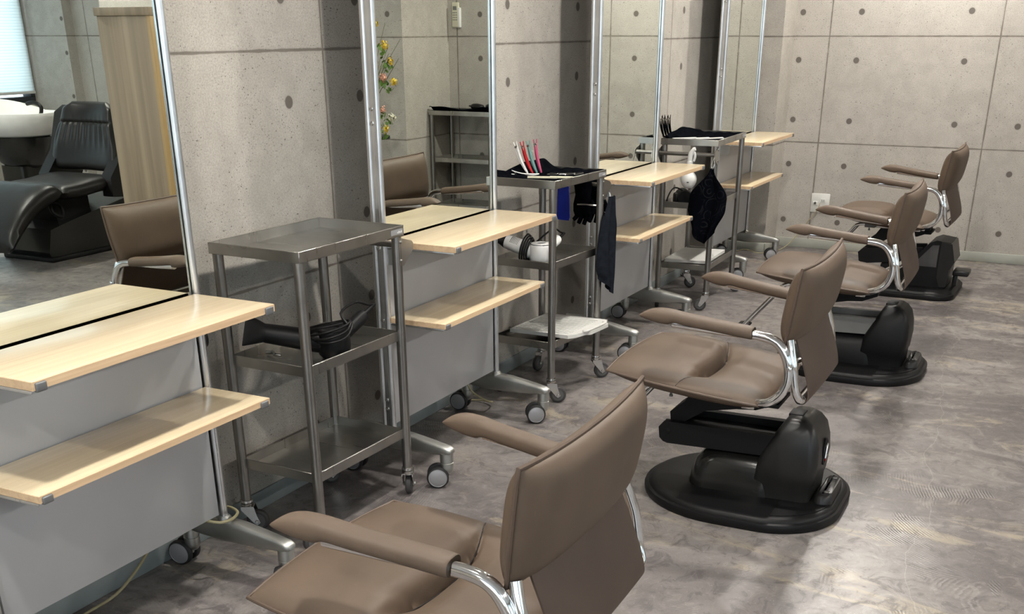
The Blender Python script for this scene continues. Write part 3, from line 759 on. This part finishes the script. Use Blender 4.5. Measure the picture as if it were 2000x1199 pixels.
# ---------------------------------------------------------------- things on and around the trolleys
def hair_dryer(parent_label, drum, dirb, dirh, mb, md, mn, bl=1.0, sc=1.0):
    """round motor drum lying on its side, barrel towards dirb, handle towards dirh"""
    t = thing('hair_dryer', (drum.x, drum.y, drum.z), parent_label, 'hair dryer'); t.scale = (sc, sc, sc)
    db = Vector(dirb).normalized(); dh = Vector(dirh).normalized()
    bm = B(); lathe_axis(bm, (0, 0, -.040), (0, 0, 1), [(0, .018), (.004, .034), (.014, .043), (.035, .046), (.060, .045), (.074, .043), (.080, .040), (.081, .0)], 36); link('motor_housing', bm, mb, t)
    bm = B(); lathe_axis(bm, (0, 0, .0405), (0, 0, 1), [(0, .0415), (.0012, .0415), (.0014, .040), (.0014, 0)], 36); ai = link('air_intake', bm, 'black', t)
    bm = B(); loft(bm, [[Vector((r*math.cos(2*PI*j/36), r*math.sin(2*PI*j/36), z)) for j in range(36)] for r, z in ((.0395, .0418), (.0385, .0438), (.024, .0448), (.0205, .0455), (.0195, .0440), (.0195, .0418))], closed=True); link('intake_cover', bm, md, ai)
    bm = B(); lathe_axis(bm, db*.02, db, [(0, .030), (.04*bl, .031), (.11*bl, .0285), (.165*bl, .0265), (.168*bl, .0255), (.168*bl, 0)], 28); bar = link('barrel', bm, mb, t)
    sd = db.cross(Vector((0, 0, 1))).normalized(); upv = sd.cross(db)
    if mb != 'white': sd, upv = (sd*.45+upv*.89).normalized(), (upv*.45-sd*.89).normalized()
    bm = B(); rings = []
    for h, a, c in ((.165, .0265, .0265), (.190, .026, .026), (.205, .032, .018), (.240, .044, .005), (.244, .044, .005)):
        h = h-.165+.165*bl
        rings.append([db*h+sd*a*math.cos(2*PI*j/20)+upv*c*math.sin(2*PI*j/20) for j in range(20)])
    loft(bm, rings); link('nozzle', bm, mn, t)
    if mb == 'white':
        bm = B(); up = (Vector((0, 0, 1))+Vector((.6, -.8, 0))).normalized(); up = (up-db*up.dot(db)).normalized(); s2 = db.cross(up)
        for i in range(7):
            for j in range(-3, 4):
                nn = (up*math.cos(j*.17)+s2*math.sin(j*.17)); lathe_axis(bm, db*(.115*bl+i*.006)+nn*.0275, nn, [(0, .0022), (.0015, .0022), (.0015, 0)], 6)
        link('vent_holes', bm, 'greyplastic', bar)
    bm = B(); lathe_axis(bm, dh*.03, dh, [(0, .020), (.05, .019), (.09, .0195), (.105, .017), (.110, .010), (.110, 0)], 24); link('handle', bm, mb, t)
    bm = B(); lathe_axis(bm, dh*.138, dh, [(0, .007), (.03, .006), (.05, .0045)], 12)
    hp = dh*.185
    loops = []
    for k in range(4):
        r0 = .050+.004*k
        if mb == 'white': loops += [db*.045+sd*(r0*math.cos(a))*.85+upv*(r0*math.sin(a))*.9+db*(.008*k+.004*math.sin(a)) for a in [2*PI*i/8+.6 for i in range(8)]]
        else: loops += [Vector((.010*math.cos(k), 0, .030+.006*k))+db*.01+Vector(((r0+.004)*math.cos(a), (r0+.004)*math.sin(a), .016*math.sin(a+.6*k))) for a in [2*PI*i/8+.6 for i in range(8)]]
    sweep(bm, [dh*.17, hp, hp+Vector((0, 0, .018))-dh*.03, hp*.55+Vector((0, 0, .055)), hp*.2+Vector((0, 0, .062))]+loops, .0035, 8, 4)
    link('cord', bm, 'black', t)
    return t
hair_dryer('black hair dryer with its cord wound round, on the middle tray of the nearest trolley', Vector((.300, -5.205, .5555)), (-.19, -.12, .042), (.02, .13, .060), 'black', 'blackm', 'blackm', 1.0, 1.04)
hair_dryer('white hair dryer with a black nozzle and cord, on a middle tray', Vector((.272, -3.79, .570)), (-.165, -.01, .045), (.02, .19, .06), 'white', 'white', 'blackm', .80, 1.0)
def duckbill(label, base, top, mat, group=None):
    t = thing('hair_clip', tuple(base), label, 'hair clip', group=group or 'duckbill clips on the second trolley')
    d = Vector(top)-Vector(base); L = d.length; d.normalize(); sd = Vector((0, 1, 0)) if abs(d.y) < .8 else Vector((1, 0, 0)); sd = (sd-d*sd.dot(d)).normalized(); nn = d.cross(sd)
    for k in (-1, 1):
        bm = B(); rings = []
        for i in range(9):
            f = i/8; wd = .0035+.006*math.sin(PI*min(1, f*1.15))**.7*(1 if f < .85 else .8); bow = .006*math.sin(f*PI)+(.004*k*f)+(.010*k*max(0, f-.82)*4*.25)
            c = d*(L*f)+nn*(bow+k*.0012)
            rings.append([c+sd*wd*math.cos(2*PI*j/10)+nn*.0016*math.sin(2*PI*j/10) for j in range(10)])
        loft(bm, rings); link('jaw', bm, mat, t)
    bm = B(); lathe_axis(bm, d*L*.86-sd*.008+nn*.004, sd, [(0, .004), (.016, .004)], 10); link('spring', bm, 'zinc', t)
    return t
duckbill('white duckbill hair clip standing upright, leftmost of the coloured row', (0.144, -3.649, 0.852), (0.108, -3.689, 0.972), 'white')
duckbill('red duckbill hair clip standing upright beside the white one', (0.158, -3.634, 0.852), (0.126, -3.667, 0.972), 'red')
duckbill('teal duckbill hair clip standing between the red and the pink one', (0.170, -3.619, 0.852), (0.142, -3.645, 0.974), 'teal')
duckbill('pink duckbill hair clip standing upright, rightmost of the coloured row', (0.182, -3.604, 0.852), (0.160, -3.617, 0.978), 'pink')
duckbill('white duckbill hair clip lying flat on the black cloth', (0.196, -3.654, 0.853), (0.108, -3.719, 0.862), 'white')
for k in range(4):
    duckbill('black duckbill hair clip standing in a cluster on the cloth, beside the third mirror', (.100+.012*k, -1.965+.006*k, .850), (.085+.013*k, -1.995+.007*k, .958+.006*(k % 2)), 'cloth', 'black clips standing on the farther trolley')
for k, (a, c) in enumerate([(.251, -3.644), (.278, -3.627), (.308, -3.609), (.338, -3.589)]):
    t = thing('metal_clip', (a, c, .849), 'small black and silver clip in a row on the black cloth', 'hair clip', .4*k, 'small metal clips in a row')
    bm = B(); sweep(bm, [(-.018, -.006, .004), (.018, -.006, .006), (.020, 0, .008), (.018, .006, .006), (-.018, .006, .004), (-.020, 0, .003)], .0016, 8, 4, True); link('wire_frame', bm, 'zinc', t)
    bm = B(); box(bm, -.012, .014, -.005, .005, .004, .010, .002); link('grip', bm, 'black', t)
def comb(label, T, x, y, ang, L=.12, mat='ivory'):
    p = on(T, x, y, T[5]-.004); t = thing('comb', tuple(p), label, 'comb', ang, 'combs on the trolleys')
    bm = B(); box(bm, -L/2, L/2, .004, .017, 0, .005, .001); link('spine', bm, mat, t)
    bm = B()
    for i in range(26): box(bm, -L/2+.003+i*(L-.006)/26, -L/2+.003+i*(L-.006)/26+.0026, -.016, .0045, .0008, .004)
    link('teeth', bm, mat, t)
comb('ivory comb lying on the black cloth near the front edge of the clip trolley', T2, .045, -.120, .32, .12)
comb('ivory comb lying beyond the first one, beside the small metal clips', T2, .105, -.085, .28, .09)
comb('white comb on the third trolley, nearest the standing black clips', T3, -.045, -.20, .75, .13, mat='white')
comb('white comb in the middle of three on the third trolley', T3, .012, -.185, .8, .15, mat='white')
comb('white comb on the third trolley, rightmost of three', T3, .075, -.16, .85, .16, mat='white')
def cloth_top(T, label, seed, sx=1.0, edge=.012, lift=.015):
    rnd = random.Random(seed); ph = [rnd.uniform(0, 6) for _ in range(8)]
    def fn(u, v):
        a, c = (2*u-1), (2*v-1)
        x, y = a*(T[4]-.004), c*(T[3]-.004)
        e = max(abs(a), abs(c))
        rise = ss(e, .86, .99)
        z = T[5]-.0265+.003*(math.sin(7*a+ph[0])*math.sin(5*c+ph[1]))*(.4+.6*e)+.0015*math.sin(17*a+9*c+ph[2])+.009
        ridge = math.exp(-((a+.45-.3*c)/.16)**2)*.012*(.5+.5*math.sin(6*c+ph[3]))
        back = ss(-a, .50, .95)*(.010+.024*abs(math.sin(1.7*c+ph[4])))
        z = z+ridge*(1-rise)+rise*(edge+.002*math.sin(7*c+ph[5]))+back
        return on(T, x, y, z)
    bm = B(); sheet(bm, fn, 40, 56, .003); o = link('tray_cloth', bm, 'cloth', ang=80)
    tag(o, label, 'cloth')
cloth_top(T2, 'black cloth lining the top tray under the coloured clips', 3, lift=.02)
cloth_top(T3, 'black cloth lining the top tray under the three white combs', 5)
cloth_top(T4, 'black cloth on the top of the trolley in the far recess', 11)
# tools heaped on the far trolley
for k, (x, y, r) in enumerate([(.07, .02, .034), (.095, .11, .030), (.03, .19, .034)]):
    p = on(T4, x, y, .872); bm = B()
    rings = [[Vector((h, rr*math.cos(2*PI*j/14), .6*rr*math.sin(2*PI*j/14))) for j in range(14)] for h, rr in ((-.07, .008), (-.05, r*.8), (0, r), (.04, r*.9), (.07, .012), (.10, .008))]
    loft(bm, rings); o = link('hair_clipper', bm, 'black', ang=60); o.location = p; o.rotation_euler = (0, 0, .5+k*.4)
    tag(o, 'black electric hair clipper in a heap on the far trolley', 'hair clipper', 'clippers heaped on the far trolley')
# white boards on the bottom trays
def board(label, T, x0, x1, y0, y1, z, ribs, tilt=0, ang=0):
    t = thing('board', tuple(on(T, (x0+x1)/2, (y0+y1)/2, z)), label, 'board', T[2]+ang)
    hx, hy = (x1-x0)/2, (y1-y0)/2
    bm = B(); P = rrect(-hx, hx, -hy, hy, .012, 4)
    if ribs:
        P = [(-hx, -hy), (hx*.85, -hy), (hx, -hy*.8), (hx+.012, -hy*.45), (hx+.030, -hy*.35), (hx+.034, hy*.6), (hx+.012, hy*.75), (hx, hy), (-hx, hy)]
    prism(bm, P, 0, .014, 'z', .003); s = link('slab', bm, 'board', t)
    if ribs:
        bm = B()
        for i in range(15): box(bm, -hx*.9, hx*.8, -hy*.86+i*hy*1.72/15, -hy*.86+i*hy*1.72/15+.007, .0138, .0172, .0012, 1)
        link('ribs', bm, 'board', t)
        bm = B(); sweep(bm, [(hx+.006, -hy*.5, .017), (hx+.022, -hy*.42, .019), (hx+.026, hy*.5, .019), (hx+.008, hy*.62, .017)], .006, 8, 4); link('handle', bm, 'board', t)
    t.rotation_euler = (0, tilt, T[2]+ang)
    return t
board('ribbed white plastic board with a handle, overhanging the bottom tray', T2, -.095, .195, -.135, .176, .2485, True, -.02)
board('plain white plastic board on the bottom tray of the third trolley', T3, -.11, .125, -.25, .12, .2415, False, -.02)
# lower middle-tray bits
bm = B(); sweep(bm, [(0, 0, 0), (.03, .005, .004), (.06, -.004, .006), (.075, .006, .004)], .006, 8, 4); o = link('hair_clip', bm, 'zinc', ang=60); o.location = (.105, -5.27, .523); o.rotation_euler = (0, 0, -.4)
tag(o, 'small silver clip under the barrel of the black hair dryer', 'hair clip')
bm = B(); prism(bm, [(-.07, -.006), (.03, -.008), (.07, -.003), (.07, .003), (.03, .008), (-.07, .006)], 0, .012, 'z', .003); o = link('brush', bm, 'black'); o.location = (.335, -3.70, .529); o.rotation_euler = (0, 0, 1.2)
tag(o, 'slim black brush at the front rim of the tray with the white dryer', 'brush')
bm = B(); lathe_axis(bm, (0, 0, 0), (0, 1, 0), [(0, .036), (.01, .040), (.10, .040), (.112, .030), (.16, .022)], 24); box(bm, -.05, .05, .02, .10, -.036, .02, .012)
o = link('hair_dryer', bm, 'black'); o.location = on(T3, -.03, -.19, .562); o.rotation_euler = (0, 0, .5); tag(o, 'black hair dryer on the middle tray behind the patterned cloth', 'hair dryer')
bm = B(); sweep(bm, [tuple(on(T3, a, c, z)) for a, c, z in ((-.04, -.16, .59), (-.08, -.21, .615), (-.105, -.23, .585), (-.115, -.23, .535), (-.09, -.16, .527), (-.03, -.08, .527))], .004, 8, 5); o = link('power_cord', bm, 'black')
tag(o, 'black cord looping beside the dryer on the third trolley', 'cord')
bm = B(); box(bm, -.012, .012, -.03, .03, 0, .012, .004); o = link('scissors_case', bm, 'red'); o.location = on(T3, .09, .10, .5215); tag(o, 'small red item on the middle tray of the third trolley', 'case')
# hanging from the towel bars
def hang_cloth(name, label, cat, mat, fn, nu=26, nw=18, th=.003):
    bm = B(); sheet(bm, fn, nu, nw, th); o = link(name, bm, mat, ang=80); return tag(o, label, cat)
yb2 = T2[1]+T2[3]-.0165+.055; yb3 = T3[1]-(T3[3]-.0165+.055)
# dark grey cape over the end of the second trolley's bar
def f1(u, v):
    a = 2*v-1
    wd = .018+.052*ss(u, 0, .42)*(1-.45*ss(u, .72, 1))
    z = .752-.385*u*(1-.10*a*a)+.03*ss(u, .8, 1)*abs(a)
    return (.412+.016*math.sin(3.2*a+1.0+1.5*u)*(.4+u)+.008*math.sin(9*a+u)*(.3+u)+.012*u, yb2-.005+wd*a*1.25-.045*u, z)
hang_cloth('cape', 'dark grey cape hanging from the end of the clip trolley', 'cape', 'greycloth', f1, 30, 26)
# gloves
def glove(x, y, z, label, s=1.0, rz=0):
    t = thing('glove', (x, y, z), label, 'glove', rz, 'black gloves on the towel bar')
    bm = B(); rings = []
    for h, a, c in ((.060, .034, .016), (.03, .040, .020), (-.01, .034, .016), (-.045, .042, .018), (-.075, .042, .016), (-.088, .034, .010)):
        rings.append([Vector((a*math.cos(2*PI*j/18), c*math.sin(2*PI*j/18), h)) for j in range(18)])
    loft(bm, rings); link('palm', bm, 'cloth', t)
    for i, (dx, L) in enumerate(((-.028, .026), (-.009, .040), (.011, .043), (.030, .030))):
        bm = B(); sweep(bm, [(dx, 0, -.075), (dx*1.10+.003, .006, -.095), (dx*1.2-.004, -.006, -.083-L)], lambda q: .0120-.004*q, 10, 4); link('finger', bm, 'cloth', t)
    bm = B(); sweep(bm, [(.034, 0, -.03), (.048, .004, -.055), (.050, 0, -.082)], lambda q: .011-.003*q, 10, 4); link('thumb', bm, 'cloth', t)
    return t
glove(.285, yb2-.018, .760, 'black glove draped over the towel bar, fingers down, beside the cape')
glove(.320, yb2+.016, .765, 'second black glove hanging behind the first one on the bar', rz=.25)
bm = B(); sweep(bm, [(.27, yb2-.038, .715), (.31, yb2-.042, .718), (.35, yb2-.03, .715), (.375, yb2-.01, .72)], .004, 8, 4); o = link('clip_hanger', bm, 'zinc'); tag(o, 'thin silver peg holding the black gloves on the bar', 'peg')
bm = B(); prism(bm, [(.168, .790), (.218, .790), (.226, .655), (.222, .643), (.172, .645), (.166, .660)], yb2-.016, yb2-.010, 'y', .002); o = link('blue_sheet', bm, 'blue'); tag(o, 'translucent blue plastic sheet hanging beside the gloves', 'plastic sheet')  # hanging sheet of blue plastic
# spray bottle on the third trolley
def spray(x, y, z, label):
    t = thing('spray_bottle', (x, y, z), label, 'spray bottle')
    bm = B(); lathe_axis(bm, (0, 0, -.20), (0, 0, 1), [(.034, .0), (.0345, .014), (.040, .024), (.050, .0325), (.065, .039), (.078, .0405), (.092, .037), (.104, .029), (.114, .020), (.124, .014), (.138, .013)], 30); bt = link('bottle', bm, 'white', t)
    bm = B(); lathe_axis(bm, (0, 0, -.068), (0, 0, 1), [(0, .0155), (.02, .016), (.032, .015), (.036, .010)], 24); link('collar', bm, 'white', t)
    bm = B(); rings = []
    for (cx, cz), r in (((.0, -.035), .013), ((.001, -.012), .0145), ((.006, .008), .0145), ((.016, .020), .012), ((.026, .024), .009)):
        rings.append([Vector((cx, r*math.cos(2*PI*j/16), cz+r*.4*math.sin(2*PI*j/16))) if False else Vector((cx+r*.9*math.sin(2*PI*j/16)*(1 if cz < .015 else .3), r*.8*math.cos(2*PI*j/16), cz-(r*.9*math.sin(2*PI*j/16) if cz > .015 else 0))) for j in range(16)])
    loft(bm, rings); link('spray_head', bm, 'white', t)
    bm = B(); sweep(bm, [(.020, 0, .010), (.026, 0, -.012), (.020, 0, -.035)], .004, 8, 4, flat=1.6); link('trigger', bm, 'white', t)
    bm = B(); box(bm, .004, .014, -.0415, -.039, -.135, -.131); link('lettering', bm, 'black', bt)
    return t
spray(.306, yb3-.012, .797, 'white spray bottle hooked over the towel bar, bulb hanging below the table edge')
def f2(u, v):
    a = 2*v-1
    wd = .012+.088*ss(u, 0, .45)*(1-.50*ss(u, .62, 1))
    z = .732-.37*u*(1-.16*abs(a)**1.5)
    return (.428-.022*u+wd*a, yb3-.020+.018*math.sin(5*a+2*u)*(.3+u)-.015*u, z)
hang_cloth('headscarf', 'black paisley-patterned cloth bunched and hanging from the side bar of the third trolley', 'cloth', 'paisley', f2, 34, 30)
bm = B(); sweep(bm, [(.428, yb3, .782), (.422, yb3-.012, .755), (.428, yb3-.018, .728), (.436, yb3-.012, .755), (.428, yb3, .782)], .0022, 8, 4, True); o = link('hook_ring', bm, 'zinc'); tag(o, 'small ring that holds the patterned cloth to the bar', 'ring')
bm = B(); sweep(bm, [(.378, -3.42, .81), (.384, -3.405, .775), (.392, -3.395, .75), (.394, -3.388, .715)], .0035, 8, 4, flat=1.8); o = link('strap', bm, 'white'); tag(o, 'short white strap holding the dark grey cape on its bar', 'strap')
# ---------------------------------------------------------------- cords and socket
def cord(name, label, pts, r=.0035, mat='cord'):
    bm = B(); sweep(bm, pts, r, 8, 6); return tag(link(name, bm, mat), label, 'cord')
cord('power_cord', 'clear cord wrapped round the foot of the nearest station and running down behind its panel', [(.19, -5.70, .176), (.235, -5.685, .172), (.249, -5.65, .172), (.238, -5.615, .176), (.20, -5.605, .180), (.165, -5.615, .172), (.16, -5.66, .16), (.155, -5.72, .17), (.10, -5.78, .14), (.06, -5.83, .06), (.04, -5.90, .008), (.045, -6.02, .005), (.06, -6.2, .005)], .0042)
cord('power_cord', 'clear cord looped under the second station beside its rear caster', [(.12, -4.16, .17), (.15, -4.15, .10), (.19, -4.10, .05), (.17, -4.02, .02), (.09, -3.99, .006), (.03, -4.02, .006)])
cord('power_cord', 'thin clear cord running from the wall socket down to the floor by the farthest station', [(.522, -.012, .300), (.510, -.025, .255), (.455, -.03, .175), (.39, -.05, .075), (.33, -.12, .008), (.29, -.30, .005), (.22, -.36, .005), (.16, -.335, .012), (.12, -.36, .02), (.08, -.36, .005), (.02, -.34, .005)], .0028)
t = thing('wall_socket', (.521, 0, .300), 'square white wall socket plate low on the far concrete wall', 'wall socket')
bm = B(); box(bm, -.061, .061, -.008, 0, -.061, .061, .003); pl = link('plate', bm, 'socket', t)
bm = B(); box(bm, -.048, -.016, -.0105, -.008, -.014, .010, .001); box(bm, .004, .034, -.0105, -.008, .006, .030, .001); fm = link('modules', bm, 'socket', t)
bm = B(); lathe_axis(bm, (-.032, -.0105, -.001), (0, -1, 0), [(0, .008), (.004, .008), (.004, .004), (.006, .003)], 16); link('aerial_socket', bm, 'zinc', fm)
bm = B(); box(bm, .010, .0125, -.0112, -.0104, .013, .023); box(bm, .023, .0255, -.0112, -.0104, .013, .023); link('slots', bm, 'black', fm)
# knob on the rear of the first station's side
bm = B(); lathe_axis(bm, (0, 0, 0), (0, 1, 0), [(0, .010), (.006, .012), (.016, .011), (.018, .006)], 16)
for v_ in bm.verts: v_.co.z *= 2.0
o = link('side_hook', bm, 'black', stations[0]); o.location = (-.010, .022, .655)
# ---------------------------------------------------------------- seen in the mirrors
# oak partition
t = thing('wood_partition', (3.21, -2.77, 0), 'tall oak cabinet end with a capped top, reflected in the nearest mirror', 'partition')
bm = B(); box(bm, -.18, .19, 0, .38, .03, 1.44, .002); bd = link('body', bm, 'oak', t)
bm = B(); box(bm, -.205, -.18, -.003, .38, .03, 1.44, .001); link('side_panel', bm, 'oak_light', t)
bm = B(); box(bm, -.210, .198, -.012, .40, 1.44, 1.482, .003); link('cap', bm, 'oak', t)
bm = B(); box(bm, -.20, .20, .01, .38, 0, .03); link('plinth', bm, 'oak', t)
# remote
t = thing('remote_control', (2.49, -.40, 1.455), 'ivory air conditioner remote in its wall holder, reflected in the second mirror', 'remote control')
bm = B(); box(bm, -.030, .026, -.022, -.006, -.078, .078, .006, 3); body = link('body', bm, 'ivory', t)
bm = B(); box(bm, -.040, -.022, -.026, 0, -.080, .045, .004); box(bm, -.036, .030, -.008, 0, -.080, .02, .003); link('holder', bm, 'white', t)
bm = B(); box(bm, -.014, .016, -.0228, -.0215, .030, .054, .001); link('screen', bm, 'greyplastic', body)
bm = B()
for i in range(3):
    for j in range(4): box(bm, -.016+i*.013, -.008+i*.013, -.0232, -.0215, -.035+j*.015, -.028+j*.015, .001)
link('buttons', bm, 'greyplastic', body)
# flowers on a stand
t = thing('plant_stand', (2.71, -1.25, 0), 'tall dark stand under the flower vase beside the closet wall', 'stand')
bm = B(); rod(bm, (0, 0, .02), (0, 0, .70), .018, 16); link('pole', bm, 'dark', t)
bm = B(); lathe_axis(bm, (0, 0, 0), (0, 0, 1), [(0, .14), (.012, .14), (.02, .12), (.024, .03)], 32); link('base', bm, 'dark', t)
bm = B(); lathe_axis(bm, (0, 0, .70), (0, 0, 1), [(0, .03), (.004, .15), (.02, .15), (.022, .145)], 36); link('top', bm, 'dark', t)
t = thing('flower_vase', (2.71, -1.25, .722), 'vase of yellow and pink flowers reflected at the edge of the second mirror', 'flowers')
bm = B(); lathe_axis(bm, (0, 0, 0), (0, 0, 1), [(0, .04), (.01, .055), (.08, .065), (.15, .045), (.19, .035), (.21, .042), (.205, .036), (.16, .030)], 30); link('vase', bm, 'white', t)
rnd = random.Random(4)
twigs = []
for k in range(16):
    a = rnd.uniform(.55, 1.45)*PI if k < 12 else rnd.uniform(0, 2*PI); L = rnd.uniform(.25, .62); sp = rnd.uniform(.35, 1.25)
    tip = Vector((math.cos(a)*L*.55*sp, math.sin(a)*L*.4*sp, .2+L*(1.0-.3*(sp-.35)))); twigs.append(tip)
    bm = B(); mid_ = tip*.5+Vector((rnd.uniform(-.02, .02), 0, .08)); sweep(bm, [(0, 0, .1), tuple(mid_), tuple(tip)], lambda q: .003-.0018*q, 6, 5); link('twig', bm, 'stem', t)
def blob(bm, c, n, rad, sz, rnd):
    for i in range(n):
        d = Vector((rnd.gauss(0, 1), rnd.gauss(0, 1), rnd.gauss(0, 1))).normalized(); p_ = Vector(c)+d*rad*rnd.uniform(.3, 1)
        a = d.orthogonal().normalized(); c2 = d.cross(a); s_ = sz*rnd.uniform(.6, 1.2)
        vs = [bm.verts.new(p_+a*s_*math.cos(q)+c2*s_*.6*math.sin(q)+d*(.3*s_*(math.cos(q)**2))) for q in [2*PI*j/6 for j in range(6)]]
        bm.faces.new(vs)
for k, (c, m_, n, rad) in enumerate([((-.20, -.05, .55), 'yellow', 60, .035), ((-.24, -.04, .46), 'yellow', 40, .03), ((-.26, -.05, .34), 'yellow', 50, .03), ((-.19, -.06, .36), 'pinkpetal', 70, .035), ((-.22, -.03, .12), 'cream', 50, .035), ((-.17, -.06, .17), 'pinkpetal', 30, .03), ((-.18, -.05, .05), 'yellow', 50, .035), ((-.08, -.02, .42), 'yellow', 60, .05), ((-.05, .03, .30), 'cream', 60, .05), ((.06, 0, .40), 'yellow', 60, .05), ((-.13, -.03, .68), 'yellow', 40, .03)]):
    bm = B(); blob(bm, c, n, rad*.9, .009, rnd); link('blossom', bm, m_, t)
    bm = B(); blob(bm, (c[0]*.85, c[1], c[2]-.03), 14, .045, .018, rnd); link('leaves', bm, 'leaf', t)
# wash chair + basins
def wash_chair(x, y, label):
    t = thing('wash_chair', (x, y, 0), label, 'wash chair')
    W2 = .30
    def seat(u, w_, s):
        e = max(0, (1-abs(u)**6)*(1-abs(w_)**6))**.5
        return Vector((W2*w_, .27*u, .43+s*.055*e+.01*math.sin(3*u)))
    bm = B(); pillow(bm, lambda u, w_: seat(u, w_, 1), lambda u, w_: seat(u, w_, -1), 20, 20); link('seat', bm, 'blkleather', t, ang=70)
    def back(u, w_, s):
        h = (u+1)/2; e = max(0, (1-abs(u)**8)*(1-abs(w_)**8))**.5
        hw = .30-.07*ss(h, .25, .92)-.07*ss(h, .86, 1.0)**2
        pl_ = .006*math.sin(w_*34)*math.exp(-((h-.55)/.16)**2) if s < 0 else 0
        gr = -.012*math.exp(-((h-.70)/.015)**2) if s < 0 else 0
        return Vector((hw*w_, .26+.13*h+s*.055*e-pl_*1.0-gr+.05*w_*w_*-.8, .50+.43*h))
    bm = B(); pillow(bm, lambda u, w_: back(u, w_, -1), lambda u, w_: back(u, w_, 1), 40, 40); link('backrest', bm, 'blkleather', t, ang=70)
    for s in (-1, 1):
        bm = B(); prism(bm, [(.12, .36), (.34, .34), (.46, .52), (.47, .82), (.42, .90), (.34, .86), (.25, .62), (.12, .48)], s*.29-.045, s*.29+.045, 'x', .04, 5); link('side_wing', bm, 'blkleather', t, ang=60)
    def leg(u, w_, s):
        h = (u+1)/2; e = max(0, (1-abs(u)**8)*(1-abs(w_)**8))**.5
        return Vector((.30*w_, -.26-.46*h, .43-.02*h-.27*h*h+s*.065*e))
    bm = B(); pillow(bm, lambda u, w_: leg(u, w_, 1), lambda u, w_: leg(u, w_, -1), 22, 20); link('legrest', bm, 'blkleather', t, ang=70)
    bm = B(); prism(bm, [(-.34, .02), (-.36, .06), (-.32, .20), (-.12, .24), (.45, .34), (.52, .30), (.55, .02)], -.20, .20, 'x', .02, 3); link('base', bm, 'smoke', t)
    bm = B(); box(bm, -.23, .23, -.37, .58, 0, .03, .008); link('base_plate', bm, 'black', t)
    bm = B(); prism(bm, [(-.18, .22), (.10, .26), (.10, .40), (-.22, .40)], -.12, .12, 'x', .01); link('lift_arm', bm, 'blackm', t)
    bm = B(); sweep(bm, [(-.15, -.24, .36), (-.19, -.27, .30), (-.19, -.20, .27), (-.15, -.17, .33)], .012, 8, 4, True); link('lever', bm, 'black', t)
    return t
wash_chair(4.42, -2.32, 'black leather wash chair with its legrest raised, reflected in the nearest mirror')
def basin(x, y, rz, label):
    t = thing('wash_basin', (x, y, 0), label, 'wash basin', rz)
    bm = B(); rings = []
    def ring(z, a, c, dz=0.0): return [Vector((a*math.cos(q), c*math.sin(q), z+dz*max(0, math.cos(q)))) for q in [2*PI*j/40 for j in range(40)]]
    rings = [ring(.66, .22, .19), ring(.68, .27, .23), ring(.74, .31, .26, .02), ring(.80, .325, .28, .07), ring(.825, .32, .275, .085), ring(.825, .295, .25, .085), ring(.78, .27, .22, .04), ring(.70, .18, .15), ring(.68, .05, .05)]
    loft(bm, rings); link('bowl', bm, 'white', t, ang=60)
    bm = B(); loft(bm, [ring(z, a, c) for z, a, c in ((.66, .26, .22), (.60, .24, .20), (.48, .18, .15), (.44, .12, .10))]); link('shroud', bm, 'smoke', t, ang=60)
    bm = B(); prism(bm, rrect(-.12, .14, -.12, .12, .05), 0, .46, 'z', .004); link('pedestal', bm, 'smoke', t, ang=50)
    bm = B(); sweep(bm, [(-.20, .05, .80), (-.22, .05, .86), (-.16, .05, .89), (-.08, .05, .88)], .014, 12, 5); link('tap', bm, 'black', t)
    return t
basin(5.42, -1.75, 0, 'white wash basin on a black stand, left of the wash chair in the mirror')
